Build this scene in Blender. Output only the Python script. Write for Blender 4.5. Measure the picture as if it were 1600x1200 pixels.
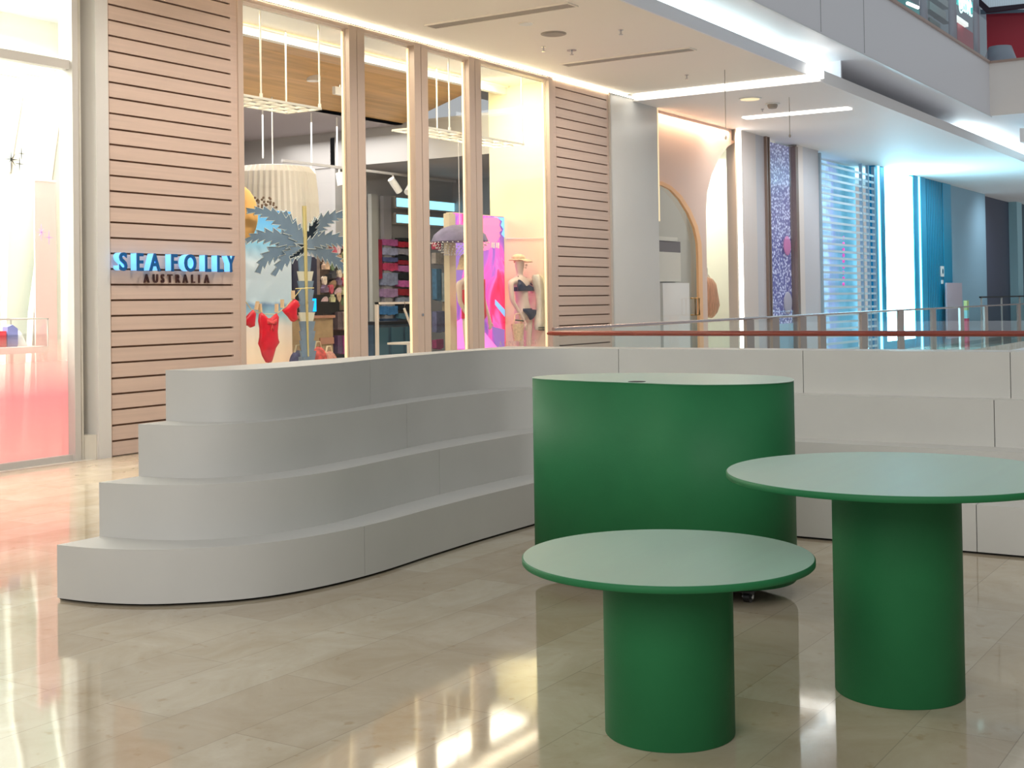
import bpy, bmesh, math, random
from mathutils import Vector, Matrix
random.seed(7)
R = math.radians
for o in list(bpy.data.objects): bpy.data.objects.remove(o)
S = bpy.context.scene
COL = S.collection

# ------------------------------------------------------------------ camera
F_PX = 2030.0; PITCH = R(1.0); ROLL = 0.015; YPP = 434.6; YAW = R(32.6); HC = 1.5
f0 = Vector((math.cos(YAW), math.sin(YAW), 0)); r0 = Vector((math.sin(YAW), -math.cos(YAW), 0)); u0 = Vector((0, 0, 1))
FW = f0*math.cos(PITCH) + u0*math.sin(PITCH); UP = -f0*math.sin(PITCH) + u0*math.cos(PITCH)
RT = r0*math.cos(ROLL) - UP*math.sin(ROLL); UP = UP*math.cos(ROLL) + r0*math.sin(ROLL)
cam = bpy.data.cameras.new('camera'); co = bpy.data.objects.new('camera', cam); COL.objects.link(co)
m = Matrix((RT, UP, -FW)).transposed().to_4x4(); m.translation = Vector((0, 0, HC)); co.matrix_world = m
cam.sensor_width = 36; cam.lens = 36*F_PX/1600; cam.shift_y = (YPP-600)/1600; cam.clip_end = 300
S.camera = co
def at(x, y, Y=10.4):
    "point of the wall plane at depth Y that a pixel of the photograph shows"
    d = FW + RT*((x-800)/F_PX) + UP*((YPP-y)/F_PX)
    return Vector((0, 0, HC)) + d*(Y/d.y)
def atX(x, y, X):
    d = FW + RT*((x-800)/F_PX) + UP*((YPP-y)/F_PX)
    return Vector((0, 0, HC)) + d*(X/d.x)
def ax(x, Y=10.4): return at(x, 440, Y).x

# ------------------------------------------------------------------ world, lights, exposure
w = bpy.data.worlds.new('world'); S.world = w; w.use_nodes = True
bg = w.node_tree.nodes['Background']; bg.inputs[0].default_value = (0.93, 0.97, 1.0, 1); bg.inputs[1].default_value = 0.40
S.view_settings.view_transform = 'Standard'; S.view_settings.look = 'None'
S.view_settings.gamma = 1; S.view_settings.use_curve_mapping = False; S.view_settings.exposure = 0.2
def area(name, loc, target, sx, sy, watts, col):
    l = bpy.data.lights.new(name, 'AREA'); l.shape = 'RECTANGLE'; l.size = sx; l.size_y = sy; l.energy = watts; l.color = col
    o = bpy.data.objects.new(name, l); COL.objects.link(o); o.location = loc
    o.rotation_euler = (Vector(target)-Vector(loc)).to_track_quat('-Z', 'Y').to_euler(); return o
area('gift_shop_ceiling_light', (6.5, 12.0, 4.75), (6.5, 11.6, 0), 6, 1.6, 420, (1, 1, .93))
area('swimwear_window_light', (13.8, 10.85, 4.9), (13.8, 11.0, 0), 6.2, .5, 105, (1, .90, .70))
area('cream_wall_spotlight', (16.2, 10.9, 4.7), (17.4, 10.9, 2.8), .5, .3, 34, (1, .92, .60))
area('swimwear_shop_light', (15.0, 14.4, 4.35), (15.0, 14.4, 0), 4.5, 3.0, 210, (1, .96, .92))
area('pink_shop_light', (23.0, 10.44, 4.9), (23.0, 10.47, 0), 3.4, .05, 40, (1, .70, .45))
area('arch_room_fill', (23.2, 11.0, 4.85), (23.6, 11.3, 0), 2.6, .4, 20, (1, .95, .85))  # fill light added to brighten the room behind the arched door
area('cream_room_light', (26.6, 12.4, 4.7), (26.6, 12.5, 0), 1.4, 1.2, 60, (1, .97, .84))
area('atrium_lamp', (-8, 0, 7.5), (6, 4, .8), 9, 6, 760, (1, .99, .96))
def spot(name, loc, target, watts, col, ang=110):
    l = bpy.data.lights.new(name, 'SPOT'); l.energy = watts; l.color = col; l.spot_size = R(ang); l.spot_blend = .9; l.shadow_soft_size = .12; l.specular_factor = .3
    o = bpy.data.objects.new(name, l); COL.objects.link(o); o.location = loc; o.rotation_euler = (Vector(target)-Vector(loc)).to_track_quat('-Z', 'Y').to_euler()
for sx_ in (4.5, 8.0, 10.6, 14.01, 17.6): spot('walkway_fill_spot', (sx_, 7.9, 4.98), (sx_+.6, 10.4, 1.2), 270, (1, .90, .79), 125)  # fill spots added to brighten the shop fronts and walkway
for sx_ in (24.6, 28.5, 31.5, 39.0, 46.0): spot('far_walkway_fill_spot', (sx_, 8.4, 4.9), (sx_+.3, 10.4, 1.6), 240, (.92, .96, 1), 130)  # more fill spots, added to lift the dark far fronts

# ------------------------------------------------------------------ materials
MATS = {}
def mat(name, col, rough=.5, metal=0, spec=.5, emit=0, ecol=None, var=0, vscale=6, stretch=(1, 1, 1), bump=0, bscale=60, alpha=1, coat=0, trans=0):
    if name in MATS: return MATS[name]
    m = bpy.data.materials.new(name); m.use_nodes = True; nt = m.node_tree; b = nt.nodes['Principled BSDF']
    c = (*col, 1)
    b.inputs['Base Color'].default_value = c; b.inputs['Roughness'].default_value = rough; b.inputs['Metallic'].default_value = metal
    b.inputs['Specular IOR Level'].default_value = spec; b.inputs['Alpha'].default_value = alpha; b.inputs['Coat Weight'].default_value = coat
    b.inputs['Transmission Weight'].default_value = trans
    if emit: b.inputs['Emission Color'].default_value = (*(ecol or col), 1); b.inputs['Emission Strength'].default_value = emit
    if var or bump:
        tc = nt.nodes.new('ShaderNodeTexCoord'); mp = nt.nodes.new('ShaderNodeMapping'); mp.inputs['Scale'].default_value = stretch
        nt.links.new(tc.outputs['Object'], mp.inputs[0])
    if var:
        n = nt.nodes.new('ShaderNodeTexNoise'); n.inputs['Scale'].default_value = vscale; n.inputs['Detail'].default_value = 4
        r = nt.nodes.new('ShaderNodeValToRGB'); r.color_ramp.elements[0].position = .3; r.color_ramp.elements[1].position = .7
        r.color_ramp.elements[0].color = (*[max(0, k*(1-var)) for k in col], 1); r.color_ramp.elements[1].color = (*[min(1, k*(1+var)) for k in col], 1)
        nt.links.new(mp.outputs[0], n.inputs[0]); nt.links.new(n.outputs[0], r.inputs[0]); nt.links.new(r.outputs[0], b.inputs['Base Color'])
    if bump:
        n2 = nt.nodes.new('ShaderNodeTexNoise'); n2.inputs['Scale'].default_value = bscale; bp = nt.nodes.new('ShaderNodeBump')
        bp.inputs['Strength'].default_value = bump; bp.inputs['Distance'].default_value = .01
        nt.links.new(mp.outputs[0], n2.inputs[0]); nt.links.new(n2.outputs[0], bp.inputs['Height']); nt.links.new(bp.outputs[0], b.inputs['Normal'])
    MATS[name] = m; return m
def glass(name, tint=(1, 1, 1), ior=1.45):
    m = bpy.data.materials.new(name); m.use_nodes = True; nt = m.node_tree; nt.nodes.clear()
    out = nt.nodes.new('ShaderNodeOutputMaterial'); mx = nt.nodes.new('ShaderNodeMixShader'); t = nt.nodes.new('ShaderNodeBsdfTransparent')
    g = nt.nodes.new('ShaderNodeBsdfGlossy'); fr = nt.nodes.new('ShaderNodeFresnel'); fr.inputs[0].default_value = ior
    g.inputs['Roughness'].default_value = .02; t.inputs[0].default_value = (*tint, 1); g.inputs[0].default_value = (.9, .95, 1, 1)
    ge = nt.nodes.new('ShaderNodeNewGeometry'); sb = nt.nodes.new('ShaderNodeMath'); sb.operation = 'SUBTRACT'; sb.use_clamp = True
    nt.links.new(fr.outputs[0], sb.inputs[0]); nt.links.new(ge.outputs['Backfacing'], sb.inputs[1]); nt.links.new(sb.outputs[0], mx.inputs[0]); nt.links.new(t.outputs[0], mx.inputs[1]); nt.links.new(g.outputs[0], mx.inputs[2]); nt.links.new(mx.outputs[0], out.inputs[0])
    return m
def ramp_mat(name, axis, stops, noise=0, nscale=3, emit=0, rough=.5, alpha_stops=None):
    "printed picture: colours laid out along one axis of the object, broken up by noise"
    m = bpy.data.materials.new(name); m.use_nodes = True; nt = m.node_tree; b = nt.nodes['Principled BSDF']; b.inputs['Roughness'].default_value = rough
    tc = nt.nodes.new('ShaderNodeTexCoord'); sp = nt.nodes.new('ShaderNodeSeparateXYZ'); nt.links.new(tc.outputs['Generated'], sp.inputs[0])
    v = sp.outputs[axis]
    if noise:
        n = nt.nodes.new('ShaderNodeTexNoise'); n.inputs['Scale'].default_value = nscale; n.inputs['Detail'].default_value = 5; nt.links.new(tc.outputs['Generated'], n.inputs[0])
        a = nt.nodes.new('ShaderNodeMath'); a.operation = 'MULTIPLY_ADD'; a.inputs[1].default_value = noise; nt.links.new(n.outputs[0], a.inputs[0]); nt.links.new(v, a.inputs[2])
        s = nt.nodes.new('ShaderNodeMath'); s.operation = 'SUBTRACT'; s.inputs[1].default_value = noise/2; nt.links.new(a.outputs[0], s.inputs[0]); v = s.outputs[0]
    r = nt.nodes.new('ShaderNodeValToRGB'); cr = r.color_ramp
    while len(cr.elements) < len(stops): cr.elements.new(.5)
    for e, (p, c) in zip(cr.elements, stops): e.position = p; e.color = (*c, 1)
    nt.links.new(v, r.inputs[0]); nt.links.new(r.outputs[0], b.inputs['Base Color'])
    if emit: nt.links.new(r.outputs[0], b.inputs['Emission Color']); b.inputs['Emission Strength'].default_value = emit
    if alpha_stops:
        ra = nt.nodes.new('ShaderNodeValToRGB'); ca = ra.color_ramp
        while len(ca.elements) < len(alpha_stops): ca.elements.new(.5)
        for e, (p, c) in zip(ca.elements, alpha_stops): e.position = p; e.color = (c, c, c, 1)
        nt.links.new(sp.outputs[axis], ra.inputs[0]); nt.links.new(ra.outputs[0], b.inputs['Alpha'])
    return m

# floor: polished marble planks, rows along X
mf = bpy.data.materials.new('polished_marble'); mf.use_nodes = True; nt = mf.node_tree; b = nt.nodes['Principled BSDF']
tc = nt.nodes.new('ShaderNodeTexCoord'); mp = nt.nodes.new('ShaderNodeMapping'); mp.inputs['Location'].default_value = (.3, -.065, 0); nt.links.new(tc.outputs['Object'], mp.inputs[0])
br = nt.nodes.new('ShaderNodeTexBrick'); br.inputs['Scale'].default_value = 1; br.inputs['Brick Width'].default_value = 1.25; br.inputs['Row Height'].default_value = .336
br.inputs['Mortar Size'].default_value = .0018; br.inputs['Mortar Smooth'].default_value = .2; br.inputs['Bias'].default_value = 0; br.offset = .5
br.inputs['Color1'].default_value = (.545, .455, .335, 1); br.inputs['Color2'].default_value = (.64, .565, .44, 1); br.inputs['Mortar'].default_value = (.40, .34, .26, 1)
nt.links.new(mp.outputs[0], br.inputs[0])
n1 = nt.nodes.new('ShaderNodeTexNoise'); n1.inputs['Scale'].default_value = 2.2; n1.inputs['Detail'].default_value = 8; n1.inputs['Roughness'].default_value = .65; n1.inputs['Distortion'].default_value = .8
nt.links.new(tc.outputs['Object'], n1.inputs[0])
rr = nt.nodes.new('ShaderNodeValToRGB'); rr.color_ramp.elements[0].position = .32; rr.color_ramp.elements[1].position = .68
rr.color_ramp.elements[0].color = (.80, .75, .67, 1); rr.color_ramp.elements[1].color = (1, 1, 1, 1); nt.links.new(n1.outputs[0], rr.inputs[0])
mx = nt.nodes.new('ShaderNodeMix'); mx.data_type = 'RGBA'; mx.blend_type = 'MULTIPLY'; mx.inputs[0].default_value = 1
nt.links.new(br.outputs['Color'], mx.inputs[6]); nt.links.new(rr.outputs[0], mx.inputs[7])
n3 = nt.nodes.new('ShaderNodeTexNoise'); n3.inputs['Scale'].default_value = 14; n3.inputs['Detail'].default_value = 6; nt.links.new(tc.outputs['Object'], n3.inputs[0])
r3 = nt.nodes.new('ShaderNodeValToRGB'); r3.color_ramp.elements[0].position = .27; r3.color_ramp.elements[1].position = .36
r3.color_ramp.elements[0].color = (.86, .80, .72, 1); r3.color_ramp.elements[1].color = (1, 1, 1, 1); nt.links.new(n3.outputs[0], r3.inputs[0])
mx2 = nt.nodes.new('ShaderNodeMix'); mx2.data_type = 'RGBA'; mx2.blend_type = 'MULTIPLY'; mx2.inputs[0].default_value = 1
nt.links.new(mx.outputs[2], mx2.inputs[6]); nt.links.new(r3.outputs[0], mx2.inputs[7]); nt.links.new(mx2.outputs[2], b.inputs['Base Color'])
b.inputs['Roughness'].default_value = .055; b.inputs['Specular IOR Level'].default_value = .75
nb = nt.nodes.new('ShaderNodeTexNoise'); nb.inputs['Scale'].default_value = 1.6; bp = nt.nodes.new('ShaderNodeBump'); bp.inputs['Strength'].default_value = .12; bp.inputs['Distance'].default_value = .01
nt.links.new(tc.outputs['Object'], nb.inputs[0]); nt.links.new(nb.outputs[0], bp.inputs['Height']); nt.links.new(bp.outputs[0], b.inputs['Normal'])
M_FLOOR = mf
M_STEP = mat('white_laminate', (.60, .58, .54), .45, spec=.4, var=.02, vscale=3)
M_DARK = mat('dark_gap', (.03, .028, .025), .8)
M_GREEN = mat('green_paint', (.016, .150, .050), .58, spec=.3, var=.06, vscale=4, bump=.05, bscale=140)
M_GTOP = mat('green_sheen_top', (.075, .262, .145), .48, spec=1.0, coat=.5, var=.06, vscale=2.5, stretch=(.4, 6, 1), bump=.06, bscale=60)  # same paint as the sides, base lightened to imitate sheen at grazing angles
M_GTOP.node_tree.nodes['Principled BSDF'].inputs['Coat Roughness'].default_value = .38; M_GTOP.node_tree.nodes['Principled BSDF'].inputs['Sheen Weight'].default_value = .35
M_BLACK = mat('black_rubber', (.015, .015, .017), .4)
M_CHROME = mat('brushed_steel', (.62, .62, .64), .25, 1)
M_PLANK = mat('pinkish_oak', (.57, .435, .365), .42, var=.06, vscale=2.2, stretch=(.35, 1, 14))
M_PLANKB = mat('brown_groove', (.24, .14, .09), .7)
M_MUL = mat('champagne_frame', (.56, .44, .365), .38, spec=.5)
M_MULD = mat('shadow_gap_brown', (.22, .16, .13), .6)
M_WHITEP = mat('white_gloss_panel', (.70, .69, .66), .22, var=.02, vscale=1)
M_STONE = mat('cream_stone', (.58, .55, .48), .3, var=.08, vscale=3)
M_GREYF = mat('grey_frame', (.52, .50, .47), .35)
M_CEIL = mat('ceiling_paint', (.94, .88, .78), .7)
M_CEILF = mat('far_ceiling_paint', (.90, .87, .85), .6)
M_SLOT = mat('grey_grille', (.40, .36, .31), .7, var=.05)
M_FASC = mat('fascia_white', (.85, .85, .89), .45)
M_WHITE = mat('white_paint', (.85, .85, .82), .5)
M_LEDW = mat('warm_led', (1, .86, .60), .5, emit=.55, ecol=(1, .78, .42))
M_LEDT = mat('warm_cove_led', (1, .90, .70), .5, emit=13)
M_LEDC = mat('cool_led', (.76, .96, 1), .5, emit=8)
M_LEDN = mat('white_led_tube', (1, .98, .92), .5, emit=3)
M_GLASS = glass('clear_glass')
M_GLASSB = glass('balustrade_glass', (.97, 1, 1), 1.22)
M_RAIL = mat('red_brown_timber', (.24, .045, .03), .28, spec=.6, var=.2, vscale=8, stretch=(8, .3, 1))
M_RAILS = mat('bronze_steel_rail', (.50, .40, .38), .22, .8)

# ------------------------------------------------------------------ mesh builder
class MB:
    def __init__(s): s.v = []; s.f = []; s.sm = []
    def add(s, vs, fs, smooth=False):
        n = len(s.v); s.v += [tuple(p) for p in vs]; s.f += [tuple(i+n for i in f) for f in fs]; s.sm += [smooth]*len(fs); return s
    def box(s, x0, x1, y0, y1, z0, z1):
        if x0 > x1: x0, x1 = x1, x0
        if y0 > y1: y0, y1 = y1, y0
        v = [(x, y, z) for z in (z0, z1) for y in (y0, y1) for x in (x0, x1)]
        return s.add(v, [(0, 2, 3, 1), (4, 5, 7, 6), (0, 1, 5, 4), (2, 6, 7, 3), (0, 4, 6, 2), (1, 3, 7, 5)])
    def prism(s, pts, a, b, axis='z', smooth=False):
        n = len(pts)
        def P(p, t): return (p[0], p[1], t) if axis == 'z' else ((p[0], t, p[1]) if axis == 'y' else (t, p[0], p[1]))
        v = [P(p, a) for p in pts] + [P(p, b) for p in pts]
        area_ = sum(pts[i][0]*pts[(i+1) % n][1]-pts[(i+1) % n][0]*pts[i][1] for i in range(n))
        flip = (area_ < 0) != (axis == 'y')
        caps = [tuple(range(n-1, -1, -1)), tuple(range(n, 2*n))]; sides = [(i, (i+1) % n, n+(i+1) % n, n+i) for i in range(n)]
        if flip: caps = [tuple(reversed(c)) for c in caps]; sides = [tuple(reversed(c)) for c in sides]
        s.add(v, caps); k = len(s.f)
        n0 = len(s.v)-2*n; s.f += [tuple(i+n0 for i in c) for c in sides]; s.sm += [smooth]*n; return s
    def tube(s, path, r, n=10, closed=False):
        path = [Vector(p) for p in path]; m_ = len(path); rings = []
        rad = r if isinstance(r, (list, tuple)) else [r]*m_
        up = Vector((0, 0, 1))
        for i, p in enumerate(path):
            if closed: t = path[(i+1) % m_]-path[i-1]
            else: t = path[min(i+1, m_-1)]-path[max(i-1, 0)]
            t.normalize(); a = t.cross(up)
            if a.length < .05: a = t.cross(Vector((1, 0, 0)))
            a.normalize(); c = a.cross(t); rings.append([p+(a*math.cos(2*math.pi*k/n)+c*math.sin(2*math.pi*k/n))*rad[i] for k in range(n)])
        v = [q for rg in rings for q in rg]; f = []
        for i in range(m_ if closed else m_-1):
            j = (i+1) % m_
            for k in range(n): f.append((i*n+k, i*n+(k+1) % n, j*n+(k+1) % n, j*n+k))
        s.add(v, f, True)
        if not closed: s.add(rings[0], [tuple(range(n-1, -1, -1))]); s.add(rings[-1], [tuple(range(n))])
        return s
    def lathe(s, prof, cx, cy, n=64, smooth=True):
        v = []; f = []
        for (r_, z) in prof:
            v += [(cx+r_*math.cos(2*math.pi*k/n), cy+r_*math.sin(2*math.pi*k/n), z) for k in range(n)]
        for i in range(len(prof)-1):
            for k in range(n): f.append((i*n+k, i*n+(k+1) % n, (i+1)*n+(k+1) % n, (i+1)*n+k))
        s.add(v, f, smooth); 
        if prof[0][0] > 1e-4: s.add(v[:n], [tuple(range(n-1, -1, -1))])
        if prof[-1][0] > 1e-4: s.add(v[-n:], [tuple(range(n))])
        return s
    def ball(s, c, rx, ry, rz, n=14):
        v = []; f = []
        for i in range(n+1):
            t = math.pi*i/n
            for k in range(2*n): p = math.pi*k/n; v.append((c[0]+rx*math.sin(t)*math.cos(p), c[1]+ry*math.sin(t)*math.sin(p), c[2]-rz*math.cos(t)))
        for i in range(n):
            for k in range(2*n): f.append((i*2*n+k, i*2*n+(k+1) % (2*n), (i+1)*2*n+(k+1) % (2*n), (i+1)*2*n+k))
        return s.add(v, f, True)
    def build(s, name, mt, parent=None, bevel=0, auto=True):
        vs = [Vector(p) for p in s.v]
        if parent is not None: org = parent['_o'] if '_o' in parent else (0, 0, 0); org = Vector(org)
        else:
            org = Vector(((min(p.x for p in vs)+max(p.x for p in vs))/2, (min(p.y for p in vs)+max(p.y for p in vs))/2, min(p.z for p in vs)))
        me = bpy.data.meshes.new(name); me.from_pydata([p-org for p in vs], [], s.f); me.update()
        for p, q in zip(me.polygons, s.sm): p.use_smooth = q
        me.materials.append(mt); o = bpy.data.objects.new(name, me); COL.objects.link(o)
        if parent is not None: o.parent = parent; o['_o'] = tuple(org)
        else: o.location = org; o['_o'] = tuple(org)
        if bevel:
            bv = o.modifiers.new('b', 'BEVEL'); bv.width = bevel; bv.segments = 2; bv.limit_method = 'ANGLE'; bv.angle_limit = R(40)
        return o
def tag(o, label=None, cat=None, group=None, kind=None):
    if label: o['label'] = label
    if cat: o['category'] = cat
    if group: o['group'] = group
    if kind: o['kind'] = kind
    return o
def thing(name, label, cat, loc, group=None):
    o = bpy.data.objects.new(name, None); COL.objects.link(o); o.location = loc; o.empty_display_size = .1; o['_o'] = tuple(loc); return tag(o, label, cat, group)
def struct(o, label, cat='wall'): return tag(o, label, cat, kind='structure')
def B(name, mt, x0, x1, y0, y1, z0, z1, parent=None, bevel=0): return MB().box(x0, x1, y0, y1, z0, z1).build(name, mt, parent, bevel)
def text(name, s, x, y, z, h, mt, parent, ext=.01, offset=0, rot=0, sx=1, align='CENTER', bold=0):
    c = bpy.data.curves.new(name, 'FONT'); c.body = s; c.size = h/0.7; c.extrude = ext; c.offset = offset; c.align_x = align; c.resolution_u = 4
    t = bpy.data.objects.new('tmp', c); COL.objects.link(t); bpy.context.view_layer.update()
    me = bpy.data.meshes.new_from_object(t.evaluated_get(bpy.context.evaluated_depsgraph_get())); bpy.data.objects.remove(t)
    o = bpy.data.objects.new(name, me); me.materials.clear(); me.materials.append(mt); COL.objects.link(o)
    o.rotation_euler = (R(90), 0, rot); o.scale = (sx, 1, 1)
    if parent is not None: o.parent = parent; o.location = Vector((x, y, z))-Vector(parent['_o'])
    else: o.location = (x, y, z)
    return o
def spline(pts, n=8, closed=False):
    P = [Vector(p) for p in pts]; out = []; m_ = len(P)
    for i in range(m_ if closed else m_-1):
        a = P[(i-1) % m_] if closed or i > 0 else P[0]; b_ = P[i]; c = P[(i+1) % m_]; d = P[(i+2) % m_] if closed or i+2 < m_ else P[-1]
        for k in range(n):
            t = k/n; out.append(.5*((2*b_)+(c-a)*t+(2*a-5*b_+4*c-d)*t*t+(3*b_-a-3*c+d)*t**3))
    if not closed: out.append(P[-1])
    return out

# ------------------------------------------------------------------ setting: floor, ceilings
fl = MB().box(-14, 14.15, -14, 10.4, -.2, 0).box(14.15, 75, 8.45, 10.4, -.2, 0)
struct(fl.build('floor', M_FLOOR), 'glossy beige marble plank floor of the mall walkway', 'floor')
struct(B('floor', M_STONE, 0, 75, 10.4, 20, -.2, 0), 'cream stone floor inside the shops', 'floor')

cl = MB().box(-6, 19.93, 7.12, 12.6, 5.03, 5.2)
cn = struct(cl.build('ceiling', M_CEIL), 'warm cream plaster ceiling over the walkway with grey air slots', 'ceiling')
for (x0, x1, lab) in ((13.30, 13.55, 'long grey linear air grille in the cream ceiling, nearer of the two'), (16.70, 16.95, 'long grey linear air grille in the cream ceiling, farther of the two')):
    t = thing('air_grille', lab, 'air vent', (x0+.12, 8.7, 5.0), 'linear air grilles in the walkway ceiling')
    B('grille_plate', M_SLOT, x0+.02, x1-.02, 7.68, 9.76, 5.018, 5.03, t)
    MB().box(x0, x0+.02, 7.66, 9.78, 5.012, 5.03).box(x1-.02, x1, 7.66, 9.78, 5.012, 5.03).box(x0+.02, x1-.02, 7.66, 7.68, 5.012, 5.03).box(x0+.02, x1-.02, 9.76, 9.78, 5.012, 5.03).build('frame', M_CEIL, t)
struct(B('trim_20', M_FASC, -6, 19.93, 7.09, 7.12, 5.025, 5.205), 'pale blue-white edge board of the near ceiling', 'trim')
struct(B('wall_divider', M_FASC, 21.25, 21.30, 7.0, 7.9, 5.15, 5.44), 'small divider closing the light trough')
struct(B('ceiling', M_CEILF, 20.22, 75, 7.0, 12.6, 4.95, 5.15), 'pale far ceiling over the walkway beyond the light strip', 'ceiling')
struct(B('ceiling', M_FASC, -6, 29.7, 6.5, 12.6, 5.44, 5.6), 'white underside of the upper floor above the light trough', 'ceiling')
struct(B('ceiling', M_FASC, 29.7, 75, -12, 12.6, 5.44, 5.6), 'pale underside of the upper floor at the end of the atrium', 'ceiling')
struct(B('ceiling', M_CEILF, 31.5, 75, -12, 6.2, 4.98, 5.3), 'lower grey ceiling block beyond the end of the atrium', 'ceiling')
# trough back walls (so the lamps sit in a trough)
struct(B('wall_back', M_WHITE, -6, 21.3, 7.9, 8.0, 5.2, 5.44), 'white back of the light trough over the near ceiling')
struct(B('wall_back', M_FASC, 21.3, 75, 7.8, 7.9, 5.15, 5.44), 'pale back of the trough over the far ceiling')
# lamps in the trough
def lamp_strip(name, label, mt, x0, x1, y0, y1, z0, z1, cat='light strip', group=None):
    t = thing(name, label, cat, ((x0+x1)/2, (y0+y1)/2, z0), group)
    if x1-x0 > y1-y0: B('lamp', mt, x0, x1, y0, y1, z0+.004, z1, t); B('channel', M_WHITE, x0-.01, x1+.01, y0-.006, y1+.006, z0, z0+.004, t)
    else: B('lamp', mt, x0, x1, y0, y1, z0+.004, z1, t); B('channel', M_WHITE, x0-.006, x1+.006, y0-.01, y1+.01, z0, z0+.004, t)
    return t
lamp_strip('trough_lamp', 'cool white lamp strip lying in the ceiling trough over the walkway', M_LEDC, -5, 19.9, 7.62, 7.80, 5.204, 5.244)
lamp_strip('trough_lamp', 'cool white lamp strip in the far trough at the atrium corner', mat('cool_led_soft', (.80, .97, 1), .5, emit=8), 31, 60, 7.4, 7.55, 5.154, 5.2)
lamp_strip('trough_lamp', 'short cool lamp strip in the trough just past the light strip', M_LEDC, 20.4, 21.2, 7.5, 7.65, 5.154, 5.19)
# bright step strip between the near and far ceiling
t = thing('light_strip', 'white light strip stepping up where the near ceiling ends', 'light strip', (20.08, 8.6, 4.96))
B('lamp', M_LEDN, 19.95, 20.2, 7.0, 10.2, 4.985, 5.03, t)
B('lamp', M_LEDN, 19.95, 20.2, 6.93, 6.995, 4.985, 5.22, t)
t = thing('light_strip', 'white linear lamp set in the far ceiling above the pink shop', 'light strip', (23.5, 8.6, 4.93))
B('lamp', M_LEDN, 23.25, 23.52, 7.55, 9.6, 4.925, 4.948, t)

struct(B('wall_light_blocker', mat('dark_light_blocker', (.10, .11, .12), .6), 1, 40, -9.2, -9.0, 0, 9), 'unseen dark wall added opposite to cut light from the right')  # out of view, added to darken the sides of things facing right
# upper floor parapet
t = struct(B('wall_upper', M_FASC, -6, 29.7, 6.44, 6.5, 5.40, 6.55), 'pale grey fascia of the upper floor along the atrium', 'wall')
MB().box(-6, 29.75, 6.42, 6.47, 5.375, 5.40).build('trim_1', mat('pale_edge_trim', (.8, .82, .85), .4), None); struct(bpy.data.objects['trim_1'], 'thin pale drip edge under the upper fascia', 'trim')
struct(B('trim_2', mat('timber_trim', (.42, .30, .25), .4), -6, 29.76, 6.40, 6.54, 6.55, 6.60), 'brown timber capping on the upper fascia', 'trim')
struct(B('wall_upper', mat('fascia_beige', (.82, .78, .74), .5), 29.64, 29.7, -12, 6.44, 5.40, 6.55), 'pale beige fascia of the upper floor across the atrium end', 'wall')
struct(B('trim_3', MATS['timber_trim'], 29.60, 29.76, -12, 6.40, 6.55, 6.60), 'brown timber capping across the atrium end', 'trim')
for xj in (at(1282, 30, 6.44).x, at(1350, 60, 6.44).x):
    struct(B('trim_4', mat('joint_grey', (.40, .41, .43), .6), xj, xj+.015, 6.434, 6.44, 5.42, 6.54), 'thin vertical joint in the upper fascia', 'trim')

# ceiling fittings
for (px, py, lab, kind) in ((865, 56, 'round grey speaker grille in the cream ceiling', 'speaker'), (822, 40, 'small round white downlight in the cream ceiling', 'downlight')):
    p = at(px, py, 8.73 if kind == 'speaker' else 8.69); r_ = .17 if kind == 'speaker' else .1
    t = thing('ceiling_speaker' if kind == 'speaker' else 'downlight', lab, kind, (p.x, p.y, 5.0))
    MB().lathe([(r_, 5.02), (r_, 5.03)], p.x, p.y, 32).build('rim', M_CEIL if kind != 'speaker' else M_SLOT, t)
    MB().lathe([(r_*.86, 5.012), (r_*.86, 5.021)], p.x, p.y, 32).build('grille' if kind == 'speaker' else 'lens', M_SLOT if kind == 'speaker' else M_WHITE, t)
for i, (px, py, Yc, lab) in enumerate(((893, 65, 9.11, 'round-plated ceiling sprinkler beside the grey speaker'), (849, 68, 9.3, 'bare ceiling sprinkler left of the grey speaker'), (970, 50, 7.9, 'small ceiling sprinkler near the light trough'), (1073, 120, 8.67, 'small ceiling sprinkler just before the light strip'))):
    x = at(px, py, Yc).x
    t = thing('sprinkler', lab, 'sprinkler', (x, Yc, 4.95), 'ceiling sprinklers')
    MB().lathe([(.07 if i == 0 else .035, 5.022), (.07 if i == 0 else .035, 5.03)], x, Yc, 20).build('plate', M_CHROME, t)
    MB().lathe([(.012, 4.97), (.012, 5.022)], x, Yc, 10).lathe([(.028, 4.962), (.028, 4.968)], x, Yc, 12).build('head', M_CHROME, t)
x, y = at(1172, 150, 8.6).x, 8.6
t = thing('downlight', 'oval white downlight in the far ceiling before the linear lamp', 'downlight', (x, y, 4.93))
MB().lathe([(.2, 4.935), (.2, 4.95)], x, y, 32).build('rim', M_WHITE, t); MB().lathe([(.16, 4.928), (.16, 4.936)], x, y, 32).build('lens', M_LEDW, t)
x = at(1207, 161, 8.5).x
t = thing('smoke_detector', 'round white smoke detector on the far ceiling', 'smoke detector', (x, y, 4.87))
MB().lathe([(.13, 4.93), (.13, 4.95)], x, 8.5, 28).build('base', M_WHITE, t); MB().lathe([(.07, 4.86), (.09, 4.90), (.09, 4.93)], x, 8.5, 28).build('sensor', M_SLOT, t)
x = at(1191, 156, 8.9).x
t = thing('sprinkler', 'tiny sprinkler between downlight and smoke detector on the far ceiling', 'sprinkler', (x, 8.9, 4.88), 'ceiling sprinklers')
MB().lathe([(.03, 4.94), (.03, 4.95)], x, 8.9, 12).build('plate', M_CHROME, t); MB().lathe([(.012, 4.9), (.012, 4.94)], x, 8.9, 8).build('head', M_CHROME, t)

# ------------------------------------------------------------------ facade
FY = 10.4; ZT = 5.03
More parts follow.
